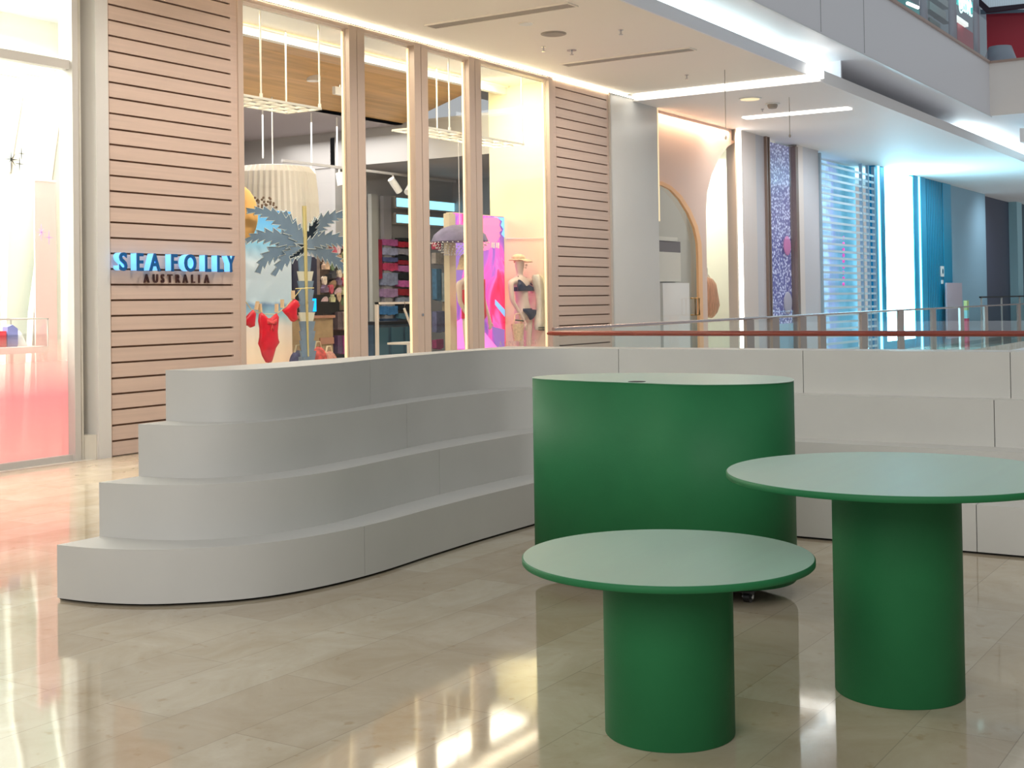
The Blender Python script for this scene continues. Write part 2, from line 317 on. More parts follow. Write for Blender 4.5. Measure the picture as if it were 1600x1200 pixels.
# left gift shop window
wl = thing('window_1', 'tall frameless shop window of the white gift shop at the left edge', 'window', (7.0, 10.55, 0)); tag(wl, kind='structure')
B('pane', M_GLASS, 4.0, 8.40, 10.55, 10.56, .06, ZT, wl)
MB().box(4.0, 8.42, 10.50, 10.60, 0, .06).box(4.0, 8.42, 10.50, 10.60, 3.84, 3.93).box(8.40, 8.47, 10.46, 10.62, 0, ZT).build('frame', M_GREYF, wl)
M_FILM = ramp_mat('pink_frosted_film', 2, [(0, (1, .45, .42)), (.5, (.95, .33, .36)), (1, (1, .72, .60))], rough=.6, emit=.25, alpha_stops=[(0, .75), (.45, .8), (1, 0)])
B('frosted_film', M_FILM, 4.0, 8.40, 10.562, 10.566, .06, 1.25, wl)
# folded cream reveal and column
struct(MB().prism([(8.47, 10.50), (8.50, 10.46), (8.62, 10.62), (8.62, 10.75), (8.47, 10.75)], 0, ZT).build('trim_5', M_STONE), 'folded cream reveal beside the gift shop window', 'trim')
t = struct(MB().prism([(8.47, 10.52), (8.60, 10.40), (8.64, 10.40), (8.64, 10.75), (8.47, 10.75)], 0, .24).build('baseboard_1', M_STONE), 'cream stone base of the column between the shops', 'skirting')
struct(B('wall_column', mat('pale_column', (.62, .61, .59), .35), 8.61, 8.765, FY-.03, 10.8, 0, ZT), 'slim pale grey column between the gift shop and the plank wall')
# plank walls
def plank_wall(x0, x1, gx0, gx1, first, last, lab):
    t = thing('wall_front', lab, 'wall', ((x0+x1)/2, FY, 0)); t['kind'] = 'structure'
    mb = MB(); zs = [4.545-.1568*k for k in range(-3, 29)]; zs = [5.03]+[z for z in zs if .02 < z < 5.0]+[0.0]
    for a, b_ in zip(zs[:-1], zs[1:]): mb.box(gx0, gx1, FY, FY+.03, b_+.010, a-.010)
    mb.build('plank_cladding', M_PLANK, t)
    B('backing', M_PLANKB, x0, x1, FY+.03, FY+.06, 0, ZT, t)
    MB().box(x0, gx0-.003, FY, FY+.03, 0, ZT).box(gx1, x1, FY, FY+.03, 0, ZT).build('side_strip', M_PLANK, t)
    return t
plank_wall(8.77, 10.64, 8.80, 10.50, 0, 0, 'pinkish wooden plank wall carrying the swimwear shop sign')
plank_wall(17.50, 19.37, 17.62, 19.30, 0, 0, 'pinkish wooden plank wall right of the shop windows')
struct(B('wall_front', M_STONE, 10.5, 10.6, FY+.06, 10.75, 0, ZT), 'inner return wall behind the plank wall')
# top light line along the facade
lamp_strip('cove_lamp', 'warm white light line where the shop fronts meet the ceiling', M_LEDT, 8.8, 21.1, FY-.05, FY-.03, 4.985, 5.02)
# window frames (door leaves with a gap between the stiles)
mulls = [(12.54, 12.84), (13.89, 14.19), (15.18, 15.48)]
for i, (a, b_) in enumerate(mulls):
    t = thing('trim_%d' % (6+i), 'champagne mullion pair %s of the swimwear shop front' % ('left', 'centre', 'right')[i], 'mullion', ((a+b_)/2, FY, 0)); t['kind'] = 'structure'
    B('stile', M_MUL, a, (a+b_)/2-.006, FY-.02, FY+.10, .0, ZT-.05, t); B('stile', M_MUL, (a+b_)/2+.006, b_, FY-.02, FY+.10, .0, ZT-.05, t)
    B('gap', M_MULD, (a+b_)/2-.006, (a+b_)/2+.006, FY, FY+.08, 0, ZT-.05, t)
    if i: 
        lk = MB(); lk.tube([((a+b_)/2-.05, FY-.021, 1.33), ((a+b_)/2-.05, FY-.035, 1.33)], .02, 16).build('lock', M_CHROME, t) if i == 1 else None
struct(B('trim_9', M_MUL, 10.60, 10.68, FY-.02, FY+.1, 0, ZT), 'champagne side frame left of the first window', 'trim')
struct(B('trim_10', M_MUL, 17.38, 17.50, FY-.02, FY+.1, 0, ZT), 'champagne side frame right of the last window', 'trim')
struct(B('trim_11', M_MUL, 10.68, 17.38, FY-.015, FY+.1, 4.93, 4.985), 'champagne head rail over the swimwear shop windows', 'trim')
struct(B('wall_sill', M_MUL, 10.68, 17.38, FY-.01, FY+.12, 0, .28), 'low champagne sill under the swimwear shop windows')
for i, (a, b_) in enumerate(((10.68, 12.54), (12.84, 13.89), (14.19, 15.18), (15.48, 17.38))):
    t = thing('window_%d' % (2+i), 'tall clear pane %s of the swimwear shop' % ('with the palm display, widest,', 'second from the plank wall', 'third from the plank wall', 'in front of the visor mannequin')[i], 'window', ((a+b_)/2, FY, .28)); t['kind'] = 'structure'
    B('pane', M_GLASS, a, b_, FY+.04, FY+.05, .28, 4.93, t)
    if b_ < 17: B('edge_lamp', M_LEDW, b_-.018, b_-.004, FY+.07, FY+.10, .3, 4.9, t)
    else: B('edge_lamp', M_LEDW, b_-.02, b_-.002, FY+.07, FY+.10, .3, 4.9, t)
# pale gloss panel
struct(B('wall_pale', M_WHITEP, 19.40, 21.16, FY-.03, FY+.3, 0, ZT), 'tall pale glossy white panel beside the plank wall')
struct(B('trim_12', M_GREYF, 19.36, 19.40, FY-.04, FY+.1, 0, ZT), 'thin grey edge strip beside the pale panel', 'trim')
struct(B('wall_back', M_STONE, 21.1, 26.5, FY+.35, FY+.45, 4.7, 5.03), 'cream head wall of the pink shop')

# ------------------------------------------------------------------ shop sign
M_LBLUE = mat('glowing_blue_acrylic', (.12, .50, 1), .4, emit=.9, ecol=(.20, .52, 1))
M_LFACE = mat('deep_blue_letter_face', (.01, .10, .30), .35)
M_BROWN = mat('dark_brown_letter', (.07, .025, .02), .4)
sg = thing('shop_sign', 'blue-lit SEAFOLLY AUSTRALIA lettering on the pinkish plank wall', 'sign', (9.7, FY-.09, 1.75))
for ch, (a, b_) in zip('SEAFOLLY', ((187, 199), (214, 224), (234, 251), (268, 277), (289, 307), (321, 329), (340, 348), (356, 367))):
    xa, xb = at(a, 410, FY-.13).x, at(b_, 410, FY-.13).x
    o = text('letter', ch, (xa+xb)/2, FY-.125, 1.865, .175, M_LFACE, sg, .008, .0055)
    wd = o.dimensions.x; o.scale = ((xb-xa)/wd, 1, 1)
    g = text('letter_body', ch, (xa+xb)/2, FY-.062, 1.862, .182, M_LBLUE, sg, .045, .0); g.scale = ((xb-xa)/wd*1.02, 1, 1); g.parent = o
    g.location = (0, 0, -.052); g.rotation_euler = (0, 0, 0); g.scale = (.97, .97, 1); g.location.y = .003
for k, ch in enumerate('AUSTRALIA'):
    px = [229.5, 243.5, 254.5, 266, 278, 290, 302, 311.5, 323.5][k]
    text('small_letter', ch, at(px, 435, FY-.02).x, FY-.015, 1.745, .088, M_BROWN, sg, .01, .002, sx=.78)

# ------------------------------------------------------------------ tiered display plinth
tiers = [
 ([(4.36, 5.57), (4.39, 5.33), (4.48, 5.08), (4.62, 4.89), (4.80, 4.72), (5.02, 4.61), (5.33, 4.54), (5.7, 4.52), (6.2, 4.55), (6.7, 4.57)], 4.57, 7.76, .30),
 ([(4.63, 5.57), (4.68, 5.29), (4.79, 5.05), (4.97, 4.89), (5.21, 4.79), (5.53, 4.745), (5.85, 4.765), (6.2, 4.80), (6.67, 4.83)], 4.84, 8.0, .38),
 ([(4.90, 5.57), (4.95, 5.28), (5.13, 5.08), (5.45, 4.99), (5.87, 4.99), (6.35, 5.02), (6.7, 5.07)], 5.10, 8.22, .46),
 ([(5.10, 5.57), (5.14, 5.32), (5.27, 5.16), (5.55, 5.09), (6.03, 5.12), (6.46, 5.21), (6.9, 5.30)], 5.35, 8.36, .55)]
seams = [[5.54, ('y', 1.81)], [6.67, ('y', 3.3)], [6.64, ('y', 1.80)], [6.46, ('y', 4.44), ('y', 3.05), ('y', 1.73)]]
st = thing('tiered_plinth', 'white four-tier curved display steps wrapping around the green counter', 'display steps', (6.3, 4.9, 0))
BX, BYY, END = 8.66, 5.58, -.4
for k, (pts, ly, lx, rc) in enumerate(tiers):
    path = [Vector((p[0], p[1], 0)) for p in spline([(x, y, 0) for x, y in pts], 7)]
    path += [Vector((x, ly, 0)) for x in (7.0, lx-rc-.15) if x > path[-1].x+.1]
    for j in range(0, 13):
        a = R(90-90*j/12); path.append(Vector((lx-rc+rc*math.cos(a), ly-rc+rc*math.sin(a), 0)))
    ci = len(path)-7
    for y in (3.8, 3.3, 2.6, 1.9, 1.2, .4, END): path.append(Vector((lx, y, 0)))
    # cut parameters
    cuts = []
    for sm_ in seams[k]:
        if isinstance(sm_, tuple) and sm_[0] == 'c': cuts.append((ci, 0.0)); continue
        for i in range(len(path)-1):
            a, b_ = path[i], path[i+1]
            if not isinstance(sm_, tuple) and i < ci and a.x <= sm_ < b_.x: cuts.append((i, (sm_-a.x)/(b_.x-a.x))); break
            if isinstance(sm_, tuple) and i >= ci and b_.y < sm_[1] <= a.y: cuts.append((i, (a.y-sm_[1])/(a.y-b_.y))); break
    z0, z1 = (.014 if k == 0 else .285*k), .285*(k+1)
    segs = []; cur = [path[0]]; ii = 0; cuts.sort(key=lambda c: c[0]+c[1])
    for i in range(len(path)-1):
        cc = [c for c in cuts if c[0] == i]
        if i > 0 or True:
            for c in cc:
                q = path[i].lerp(path[i+1], c[1]); d = (path[i+1]-path[i]).normalized()*.0022
                cur.append(q-d); segs.append(cur); cur = [q+d]
        if (path[i+1]-cur[-1]).length > .05 or i == len(path)-2: cur.append(path[i+1])
    segs.append(cur)
    dep = .30 if k < 3 else .24
    T = thing('tier', '', '', (6.3, 4.9, 0)); 
    for key in ('label', 'category'): 
        if key in T: del T[key]
    T.parent = st; T.location = (0, 0, 0)
    for sgm in segs:
        # offset to the back
        inner = []
        for i, p in enumerate(sgm):
            d = (sgm[min(i+1, len(sgm)-1)]-sgm[max(i-1, 0)]).normalized(); nrm = Vector((-d.y, d.x, 0))
            q = p+nrm*dep
            if (p.y > ly-rc-.01 and p.x < lx-rc) or p.x < 6: q = Vector((p.x+ (0.0 if p.x > 5.2 else 0), BYY, 0))
            elif p.y < ly-rc: q = Vector((BX, p.y, 0))
            else: q = Vector((BX if d.y < -.7 else min(BX, p.x+.45), BYY if d.y > -.7 else p.y+.45 if p.y+.45 < BYY else BYY, 0)) 
            inner.append(q)
        mb = MB(); n = len(sgm)
        v = [(p.x, p.y, z0) for p in sgm]+[(p.x, p.y, z1) for p in sgm]+[(p.x, p.y, z1) for p in inner]+[(p.x, p.y, z0) for p in inner]
        mb.add(v, [(i, i+1, n+i+1, n+i) for i in range(n-1)], True)
        mb.add(v, [(n+i, n+i+1, 2*n+i+1, 2*n+i) for i in range(n-1)]); mb.add(v, [(2*n+i, 2*n+i+1, 3*n+i+1, 3*n+i) for i in range(n-1)])
        mb.add(v, [(0, n, 2*n, 3*n), (n-1, 4*n-1, 3*n-1, 2*n-1)])
        mb.build('step_panel', M_STEP, T)
    if k == 0:
        mb = MB(); q = [p+Vector((.03, .03, 0)) for p in path]; n = len(q)
        v = [(p.x, p.y, 0) for p in q]+[(p.x, p.y, .0139) for p in q]; mb.add(v, [(i, i+1, n+i+1, n+i) for i in range(n-1)]).build('kick_strip', M_DARK, st)
    for (i, t_) in cuts:      # dark filler behind each open joint
        q = path[i].lerp(path[i+1], t_); d = (path[i+1]-path[i]).normalized(); nn_ = Vector((-d.y, d.x, 0)) if True else d
        e = [q-d*.02+nn_*.006, q+d*.02+nn_*.006, q+d*.02+nn_*.012, q-d*.02+nn_*.012]
        MB().prism([(p.x, p.y) for p in e], z0+.004, z1-.004).build('joint_filler', M_DARK, T)

# ------------------------------------------------------------------ green furniture
def table(x, y, h, rt, rp, lab, th=.024):
    t = thing('pedestal_table', lab, 'table', (x, y, 0), 'green round pedestal tables')
    MB().lathe([(rp-.004, 0), (rp, .004), (rp, h-th)], x, y, 96).build('pedestal', M_GREEN, t)
    MB().lathe([(rt-.003, h-th), (rt, h-th+.003), (rt, h-.004), (rt-.004, h-.001)], x, y, 128).build('table_edge', M_GREEN, t)
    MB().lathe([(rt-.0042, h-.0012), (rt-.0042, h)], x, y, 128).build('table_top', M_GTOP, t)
    return t
table(4.10, 2.00, .61, .504, .224, 'low green round table with a drum pedestal, nearest the camera')
table(4.95, 1.45, .83, .635, .237, 'tall green round table with blue sheen on its top, at the right edge')
ct = thing('display_counter', 'large rounded green counter on castors in front of the white steps', 'counter', (6.2, 3.0, 0))
cp = [(5.95, 3.62), (5.87, 3.33), (5.83, 2.99), (5.80, 2.68), (5.92, 2.42), (6.10, 2.32), (6.33, 2.36), (6.56, 2.52), (6.66, 2.82), (6.66, 3.20), (6.52, 3.56), (6.28, 3.75), (6.06, 3.75)]
cpl = [(p.x, p.y) for p in spline([(x, y, 0) for x, y in cp], 8, True)]
cx_, cy_ = 6.24, 3.02
MB().prism(cpl, .085, 1.076, smooth=True).build('body', M_GREEN, ct)
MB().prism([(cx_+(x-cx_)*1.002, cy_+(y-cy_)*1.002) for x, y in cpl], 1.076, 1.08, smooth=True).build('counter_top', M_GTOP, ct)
MB().lathe([(.045, 1.0795), (.045, 1.0815)], 5.90, 3.03, 28).build('cable_grommet', M_DARK, ct)
MB().prism([(cx_+(x-cx_)*.86, cy_+(y-cy_)*.86) for x, y in cpl], .060, .085, smooth=True).build('base_plate', M_DARK, ct)
for (x, y) in ((5.915, 3.30), (6.02, 2.50), (6.46, 3.38), (6.45, 2.68)):
    c_ = MB(); c_.box(x-.03, x+.03, y-.03, y+.03, .05, .061); c_.box(x-.012, x+.02, y-.024, y-.018, .02, .061).box(x-.012, x+.02, y+.018, y+.024, .02, .061)
    o = c_.build('castor', M_BLACK, ct)
    MB().tube([(x, y-.016, .028), (x, y+.016, .028)], .028, 20).build('wheel', M_BLACK, o); MB().tube([(x, y-.026, .028), (x, y+.026, .028)], .012, 14).build('hub', M_CHROME, o)

# ------------------------------------------------------------------ balustrades
r1 = thing('balustrade', 'glass balustrade with a red-brown handrail across the near end of the void', 'railing', (14.2, 3, 0))
pth = [(14.2, 8.56, 1.075), (14.2, 8.53, 1.08), (14.2, 8.46, 1.08), (14.2, 5, 1.08), (14.2, 0, 1.08), (14.2, -10, 1.08)]
MB().tube(pth, [.012, .026, .032, .032, .032, .032], 14).build('handrail', M_RAIL, r1)
MB().box(14.192, 14.208, -10, 8.44, .02, 1.05).build('glass_panel', M_GLASSB, r1)
B('base_channel', M_CHROME, 14.15, 14.25, -10, 8.5, 0, .02, r1)
r2 = thing('balustrade', 'glass balustrade with slim bronze handrail running along the shops', 'railing', (30, 8.6, 0))
path2 = [(14.25, 8.50), (16, 8.55), (20, 8.70), (26, 8.92), (34, 9.12), (45, 9.28), (70, 9.4)]
MB().tube([(x, y, 1.13) for x, y in path2], .024, 10).build('handrail', M_RAILS, r2)
gm = MB()
for (a, b_) in zip(path2[:-1], path2[1:]):
    v = [(a[0], a[1]-.004, .02), (b_[0], b_[1]-.004, .02), (b_[0], b_[1]-.004, 1.1), (a[0], a[1]-.004, 1.1), (a[0], a[1]+.004, .02), (b_[0], b_[1]+.004, .02), (b_[0], b_[1]+.004, 1.1), (a[0], a[1]+.004, 1.1)]
    gm.add(v, [(0, 1, 2, 3), (7, 6, 5, 4), (0, 4, 5, 1), (3, 2, 6, 7)])
gm.build('glass_panel', M_GLASSB, r2)
def y2(x):
    for a, b_ in zip(path2[:-1], path2[1:]):
        if a[0] <= x <= b_[0]: return a[1]+(b_[1]-a[1])*(x-a[0])/(b_[0]-a[0])
M_POST = mat('taupe_post', (.42, .34, .30), .4, .3)
for px in (1170, 1210, 1253, 1284, 1349, 1407, 1458, 1502, 1540, 1592):
    # post position along the rail from its bearing
    d = FW+RT*((px-800)/F_PX)+UP*((YPP-500)/F_PX); xx = 20
    for _ in range(30): xx = y2(xx)*d.x/d.y
    if xx > 69: continue
    w_ = .16 if px > 1340 else .13
    B('post', M_POST, xx-w_*1.3, xx+w_*1.3, y2(xx)-.03, y2(xx)+.03, 0, 1.11, r2)

# ------------------------------------------------------------------ gift shop behind the left window
M_GW = mat('gift_shop_white', (.88, .90, .84), .6)
struct(MB().box(3.9, 4.0, 10.6, 13.2, 0, 5).box(4.0, 10.55, 13.0, 13.1, 0, 5).box(10.45, 10.55, 10.75, 13.0, 0, 5).build('wall_inner', M_GW), 'white walls inside the gift shop')
struct(B('ceiling', M_GW, 4, 10.5, 10.6, 13.1, 4.93, 5.0), 'white ceiling inside the gift shop', 'ceiling')
M_DRAPE = mat('white_drape', (.80, .84, .76), .6)
for (xa, xb, xc, lab) in ((15, 34, 38, 'white tapering wall fin with a dark edge, left in the gift shop window'), (30, 74, 95, 'tall white tapering wall fin with a dark edge, right in the gift shop window')):
    p0, p1, p2 = at(xa, 270 if xa == 15 else 490, 12.5), at(xb, 152 if xa == 15 else 160, 12.5), at(xc, 600, 12.5)
    t = thing('wall_fin', lab, 'wall fin', (p1.x, 12.6, 0))
    MB().prism([(p0.x, p0.z), (p1.x, p1.z), (p1.x+.5, p1.z), (p1.x+.5, 0), (p0.x-.1, 0)], 12.5 if xa == 15 else 12.25, 12.6 if xa == 15 else 12.35, 'y').build('fin', M_DRAPE, t)
    MB().tube([(p0.x, 12.49 if xa == 15 else 12.24, p0.z), (p1.x, 12.49 if xa == 15 else 12.24, p1.z)], .012, 6).build('edge_line', M_SLOT, t)
def star(cx, cz, Y, r, n, mt, name, lab, inner=.12, grp=None):
    pts = []
    for k in range(2*n):
        rr_ = r*(1 if (k//2) % 2 == 0 or n == 4 else .62) if k % 2 == 0 else r*inner; a = math.pi/2+math.pi*k/n
        pts.append((cx+rr_*math.cos(a)*.8, cz+rr_*math.sin(a)))
    o = MB().prism(pts, Y-.004, Y, 'y').build(name, mt); return tag(o, lab, 'window sticker', grp)
M_STAR = mat('black_vinyl', (.03, .035, .03), .5); M_STARP = mat('violet_vinyl', (.62, .35, .75), .5)
for (px, py, r_, n, lab, mm) in ((18, 249, .13, 8, 'large black eight-point sparkle sticker in the gift shop window', M_STAR), (34, 240, .055, 4, 'small black sparkle sticker above and right of the large one', M_STAR), (31, 256, .065, 4, 'small black sparkle sticker below and right of the large one', M_STAR),
                         (65, 363, .08, 8, 'pale violet sparkle sticker, left of the pair on the pink banner', M_STARP), (77, 371, .07, 4, 'pale violet sparkle sticker, right of the pair on the pink banner', M_STARP)):
    p = at(px, py, 10.54); star(p.x, p.z, 10.546, r_, n, mm, 'sparkle_sticker', lab, .1, 'sparkle stickers')
p, q = at(54, 283, 12.2), at(90, 600, 12.2)
t = thing('banner', 'tall pale pink hanging banner in the gift shop', 'banner', (p.x, 12.2, 0)); MB().box(p.x, q.x, 12.2, 12.22, .3, p.z).build('cloth', mat('pale_pink_cloth', (1, .62, .60), .7), t); MB().tube([(p.x, 12.21, p.z+.01), (q.x, 12.21, p.z+.01)], .015, 8).build('rod', M_WHITE, t)
# glass case
Yc = 11.0; a, b_ = at(-75, 500, Yc).x, at(76, 500, Yc).x; z1 = at(70, 499, Yc).z; z0 = at(70, 541, Yc).z; zb = at(70, 551, Yc).z
gc = thing('display_case', 'glass-topped display case on thin white legs in the gift shop', 'display case', ((a+b_)/2, 11.3, 0))
M_CASE = mat('case_white_metal', (.62, .60, .56), .35)
MB().box(a, b_, Yc, 11.6, zb, z0).build('tray', M_CASE, gc)
MB().box(a+.01, b_-.01, Yc+.01, Yc+.018, z0, z1).box(b_-.018, b_-.01, Yc+.02, 11.59, z0, z1).box(a+.01, b_-.01, Yc+.01, 11.59, z1, z1+.008).build('glass_box', M_GLASS, gc)
MB().box(a, b_, Yc, Yc+.012, z1, z1+.014).box(b_-.012, b_, Yc, 11.6, z1, z1+.014).box(b_-.012, b_, Yc, Yc+.012, z0, z1).box(a, b_, 11.588, 11.6, z1, z1+.014).box(b_-.012, b_, 11.588, 11.6, z0, z1).build('edge_frame', M_CASE, gc)
for (x, y) in ((a+.03, Yc+.03), (b_-.03, Yc+.03), (a+.03, 11.57), (b_-.03, 11.57), ((a+b_)/2-.05, Yc+.03)): B('leg', M_CASE, x-.02, x+.02, y-.02, y+.02, 0, zb, gc)
x = at(15, 520, 11.3).x
t = tag(MB().prism([(x-.06, z0), (x+.06, z0), (x+.06, z0+.18), (x, z0+.22), (x-.06, z0+.2)], 11.25, 11.33, 'y').build('gift_box', mat('blue_violet_card', (.25, .28, .65), .5)), 'blue-violet gift box inside the glass display case', 'box')
x = at(30, 530, 11.3).x
tag(MB().lathe([(.08, z0), (.02, z0+.14), (.0, z0+.16)], x, 11.3, 20).build('paper_cone', M_WHITE), 'white paper cone inside the glass display case', 'ornament')
x = at(1, 525, 11.3).x
tag(B('gift_box', mat('red_card', (.8, .05, .08), .5), x-.05, x+.03, 11.25, 11.35, z0, z0+.16), 'red gift box inside the glass display case', 'box')
for (py, lab) in ((93, 'upper'), (106, 'middle'), (113, 'lower')):
    p, q = at(0 if py != 93 else 5, py, 12), at({93: 95, 106: 62, 113: 32}[py], py+{93: 17, 106: 12, 113: 8}[py], 12)
    tag(MB().tube([(p.x-1, 12, p.z), (q.x, 12, p.z-.02)], .012, 6).build('ceiling_rail', M_WHITE), '%s white rail hanging high inside the gift shop' % lab, 'rail')

# ------------------------------------------------------------------ swimwear shop interior
M_IGREY = mat('interior_grey', (.46, .42, .40), .7); M_ILGREY = mat('interior_light_grey', (.42, .41, .40), .7)
M_CREAM = mat('cream_display_wall', (.86, .80, .54), .6)
M_WOODC = mat('oak_ceiling', (.60, .36, .14), .4, var=.18, vscale=2, stretch=(.4, 8, 1))
struct(B('wall_side', M_CREAM, 17.45, 17.56, 10.5, 11.56, 0, 4.95), 'lit cream side wall behind the visor mannequin')
struct(MB().box(10.55, 10.6, 10.75, 17.1, 0, 4.9).box(10.6, 17.45, 17.0, 17.1, 0, 4.9).build('wall_inner', M_IGREY), 'grey inner walls of the swimwear shop')
struct(MB().box(17.45, 21.1, 14.8, 14.9, 0, 4.4).box(21.0, 21.1, 10.8, 14.8, 0, 4.4).box(17.47, 17.57, 14.9, 17.0, 0, 3.88).build('wall_inner', M_ILGREY), 'pale grey rear walls of the swimwear shop')
struct(B('wall_bulkhead', M_ILGREY, 17.45, 17.6, 11.56, 17, 3.88, 4.55), 'pale grey bulkhead beam inside the swimwear shop')
struct(B('ceiling', M_IGREY, 17.6, 21.1, 10.8, 14.9, 3.9, 4.0), 'low grey ceiling at the rear of the swimwear shop', 'ceiling')
struct(B('ceiling', mat('interior_ceiling_grey', (.42, .38, .40), .7), 10.6, 17.45, 13.3, 17.1, 4.5, 4.58), 'dark grey rear ceiling of the swimwear shop', 'ceiling')
cb = MB().prism([(11.3, 4.93), (12.0, 4.90), (13.3, 4.52), (13.3, 4.60), (12.0, 4.98), (11.3, 5.0)], 10.6, 17.45, 'x'); struct(cb.build('ceiling', M_WOODC), 'oak boarded ceiling of the swimwear shop', 'ceiling')
struct(MB().prism([(13.3, 4.5), (13.45, 4.5), (13.45, 4.6), (13.3, 4.6)], 10.6, 17.45, 'x').build('trim_13', M_WOODC), 'oak edge of the boarded ceiling', 'trim')
struct(B('trim_14', M_WHITE, 10.6, 17.45, 11.2, 11.3, 4.80, 5.0), 'white fascia in front of the oak ceiling', 'trim')
struct(B('trim_15', M_PLANKB, 10.6, 17.45, 11.3, 11.34, 4.86, 4.92), 'dark shadow strip behind the white fascia', 'trim')
struct(B('ceiling', M_WHITE, 10.6, 17.45, 10.55, 11.2, 4.93, 5.0), 'white ceiling strip right behind the shop glass', 'ceiling')
lamp_strip('cove_lamp', 'warm white cove lamp above the palm display window', M_LEDW, 10.7, 17.4, 11.14, 11.19, 4.90, 4.92)
for i, (px, py, Yv) in enumerate(((460, 129, 12.6), (490, 124, 12.3), (415, 135, 12.8), (505, 150, 13.0))):
    z = 4.74; d = at(px, py, 12)-Vector((0, 0, HC)); p = Vector((0, 0, HC))+d*((z-HC)/d.z)
    t = thing('recessed_spot', ('largest of the small white recessed spots in the oak ceiling', 'second white recessed spot in the oak ceiling, nearer the glass', 'left white recessed spot in the oak ceiling', 'rear right white recessed spot in the oak ceiling')[i], 'downlight', (p.x, p.y, 4.74-.02), 'recessed spots in the oak ceiling')
    MB().lathe([(.1, 4.715), (.1, 4.80)], p.x, p.y, 24).build('rim', M_WHITE, t)
t = thing('emergency_sign', 'small white box sign fixed under the oak ceiling', 'sign', (at(530, 121, 12).x, 12, 4.5))
x = at(530, 121, 12).x; B('casing', M_WHITE, x-.12, x+.12, 11.97, 12.03, 4.47, 4.58, t); B('bracket', M_CHROME, x-.01, x+.01, 11.99, 12.01, 4.58, 4.62, t)
# hanging white grids
def grid(x0, x1, y0, y1, z, nx, ny, rods, lab, cat='hanging grid', mt=M_LEDN):
    t = thing('hanging_grid', lab, cat, ((x0+x1)/2, (y0+y1)/2, z), 'white ceiling grids over the window display'); mb = MB(); r_ = .014
    for i in range(nx+1): x = x0+(x1-x0)*i/nx; mb.box(x-r_, x+r_, y0, y1, z-r_, z+r_)
    for i in range(ny+1): y = y0+(y1-y0)*i/ny; mb.box(x0, x1, y-r_, y+r_, z-r_, z+r_)
    mb.build('grid', M_GRID, t)
    for (x, y) in rods: MB().tube([(x, y, z), (x, y, 4.93)], .011, 8).tube([(x, y, z), (x, y, z+.06)], .02, 8).build('rod', M_GRID, t)
M_GRID = mat('lit_white_metal', (.92, .90, .78), .4)
grid(10.70, 12.2, 10.56, 11.12, 3.9, 6, 3, ((11.16, 10.57), (12.19, 10.57), (12.18, 11.11), (11.15, 11.11)), 'white metal grid hung on rods, left over the palm display')
grid(14.35, 16.9, 10.56, 11.12, 3.9, 9, 3, ((14.95, 10.57), (15.5, 10.57), (15.4, 11.11), (16.88, 10.57), (16.3, 11.11)), 'white metal grid hung on rods, right over the mannequins')
# track with spotlights
t0 = at(480, 265, 13.6); Yt = 13.6
tr = thing('light_track', 'white ceiling track running across the swimwear shop', 'light track', (15.5, Yt, 3.5)); zt = at(500, 258, Yt).z
B('rail', M_ILGREY, 14.8, 19.4, Yt-.02, Yt+.02, zt-.02, zt+.02, tr)
for px in (411, 487, 527): x = at(px, 250, Yt).x; MB().tube([(x, Yt, zt), (x, Yt, 4.5)], .012, 8).build('rod', M_WHITE, tr)
for i, (px, dx, lab) in enumerate(((486, .0, 'white track spotlight left of the palm crown'), (530, .0, 'white track spotlight above the palm crown'), (614, .12, 'white track spotlight in the second window, left'), (642, -.16, 'white track spotlight in the second window, tilted beside the mullion'))):
    x = at(px, 270, Yt).x; t = thing('track_spotlight', lab, 'spotlight', (x, Yt, zt-.28), 'track spotlights')
    MB().tube([(x, Yt, zt-.02), (x, Yt, zt-.09)], .015, 8).build('stem', M_WHITE, t)
    MB().tube([(x-dx*.5, Yt, zt-.09), (x+dx, Yt-.04, zt-.30)], .062, 16).build('lamp_head', M_WHITE, t)
# ribbed pendant
x, y = 13.95, 13.0; zt_, zb_ = 3.50, 2.5
pd = thing('pendant_lamp', 'huge ribbed white cylindrical pendant shade above the beach picture', 'pendant lamp', (x, y, zb_)); mb = MB(); n = 96; prof = [(.30, zt_), (.52, zt_-.03), (.60, zt_-.12), (.63, zt_-.4), (.66, zb_)]
v = []; f = []
for (r_, z) in prof: v += [(x+(r_+(.016 if k % 2 else -.006))*math.cos(2*math.pi*k/n), y+(r_+(.016 if k % 2 else -.006))*math.sin(2*math.pi*k/n), z) for k in range(n)]
for i in range(len(prof)-1):
    for k in range(n): f.append((i*n+k, i*n+(k+1) % n, (i+1)*n+(k+1) % n, (i+1)*n+k))
mb.add(v, f).build('shade', mat('ribbed_white_shade', (.66, .63, .57), .7), pd); MB().tube([(x, y, zt_), (x, y, 4.5)], .01, 6).build('cord', M_WHITE, pd)
MB().lathe([(.30, zt_-.002), (.0, zt_)], x, y, 24).build('cap', M_WHITE, pd)
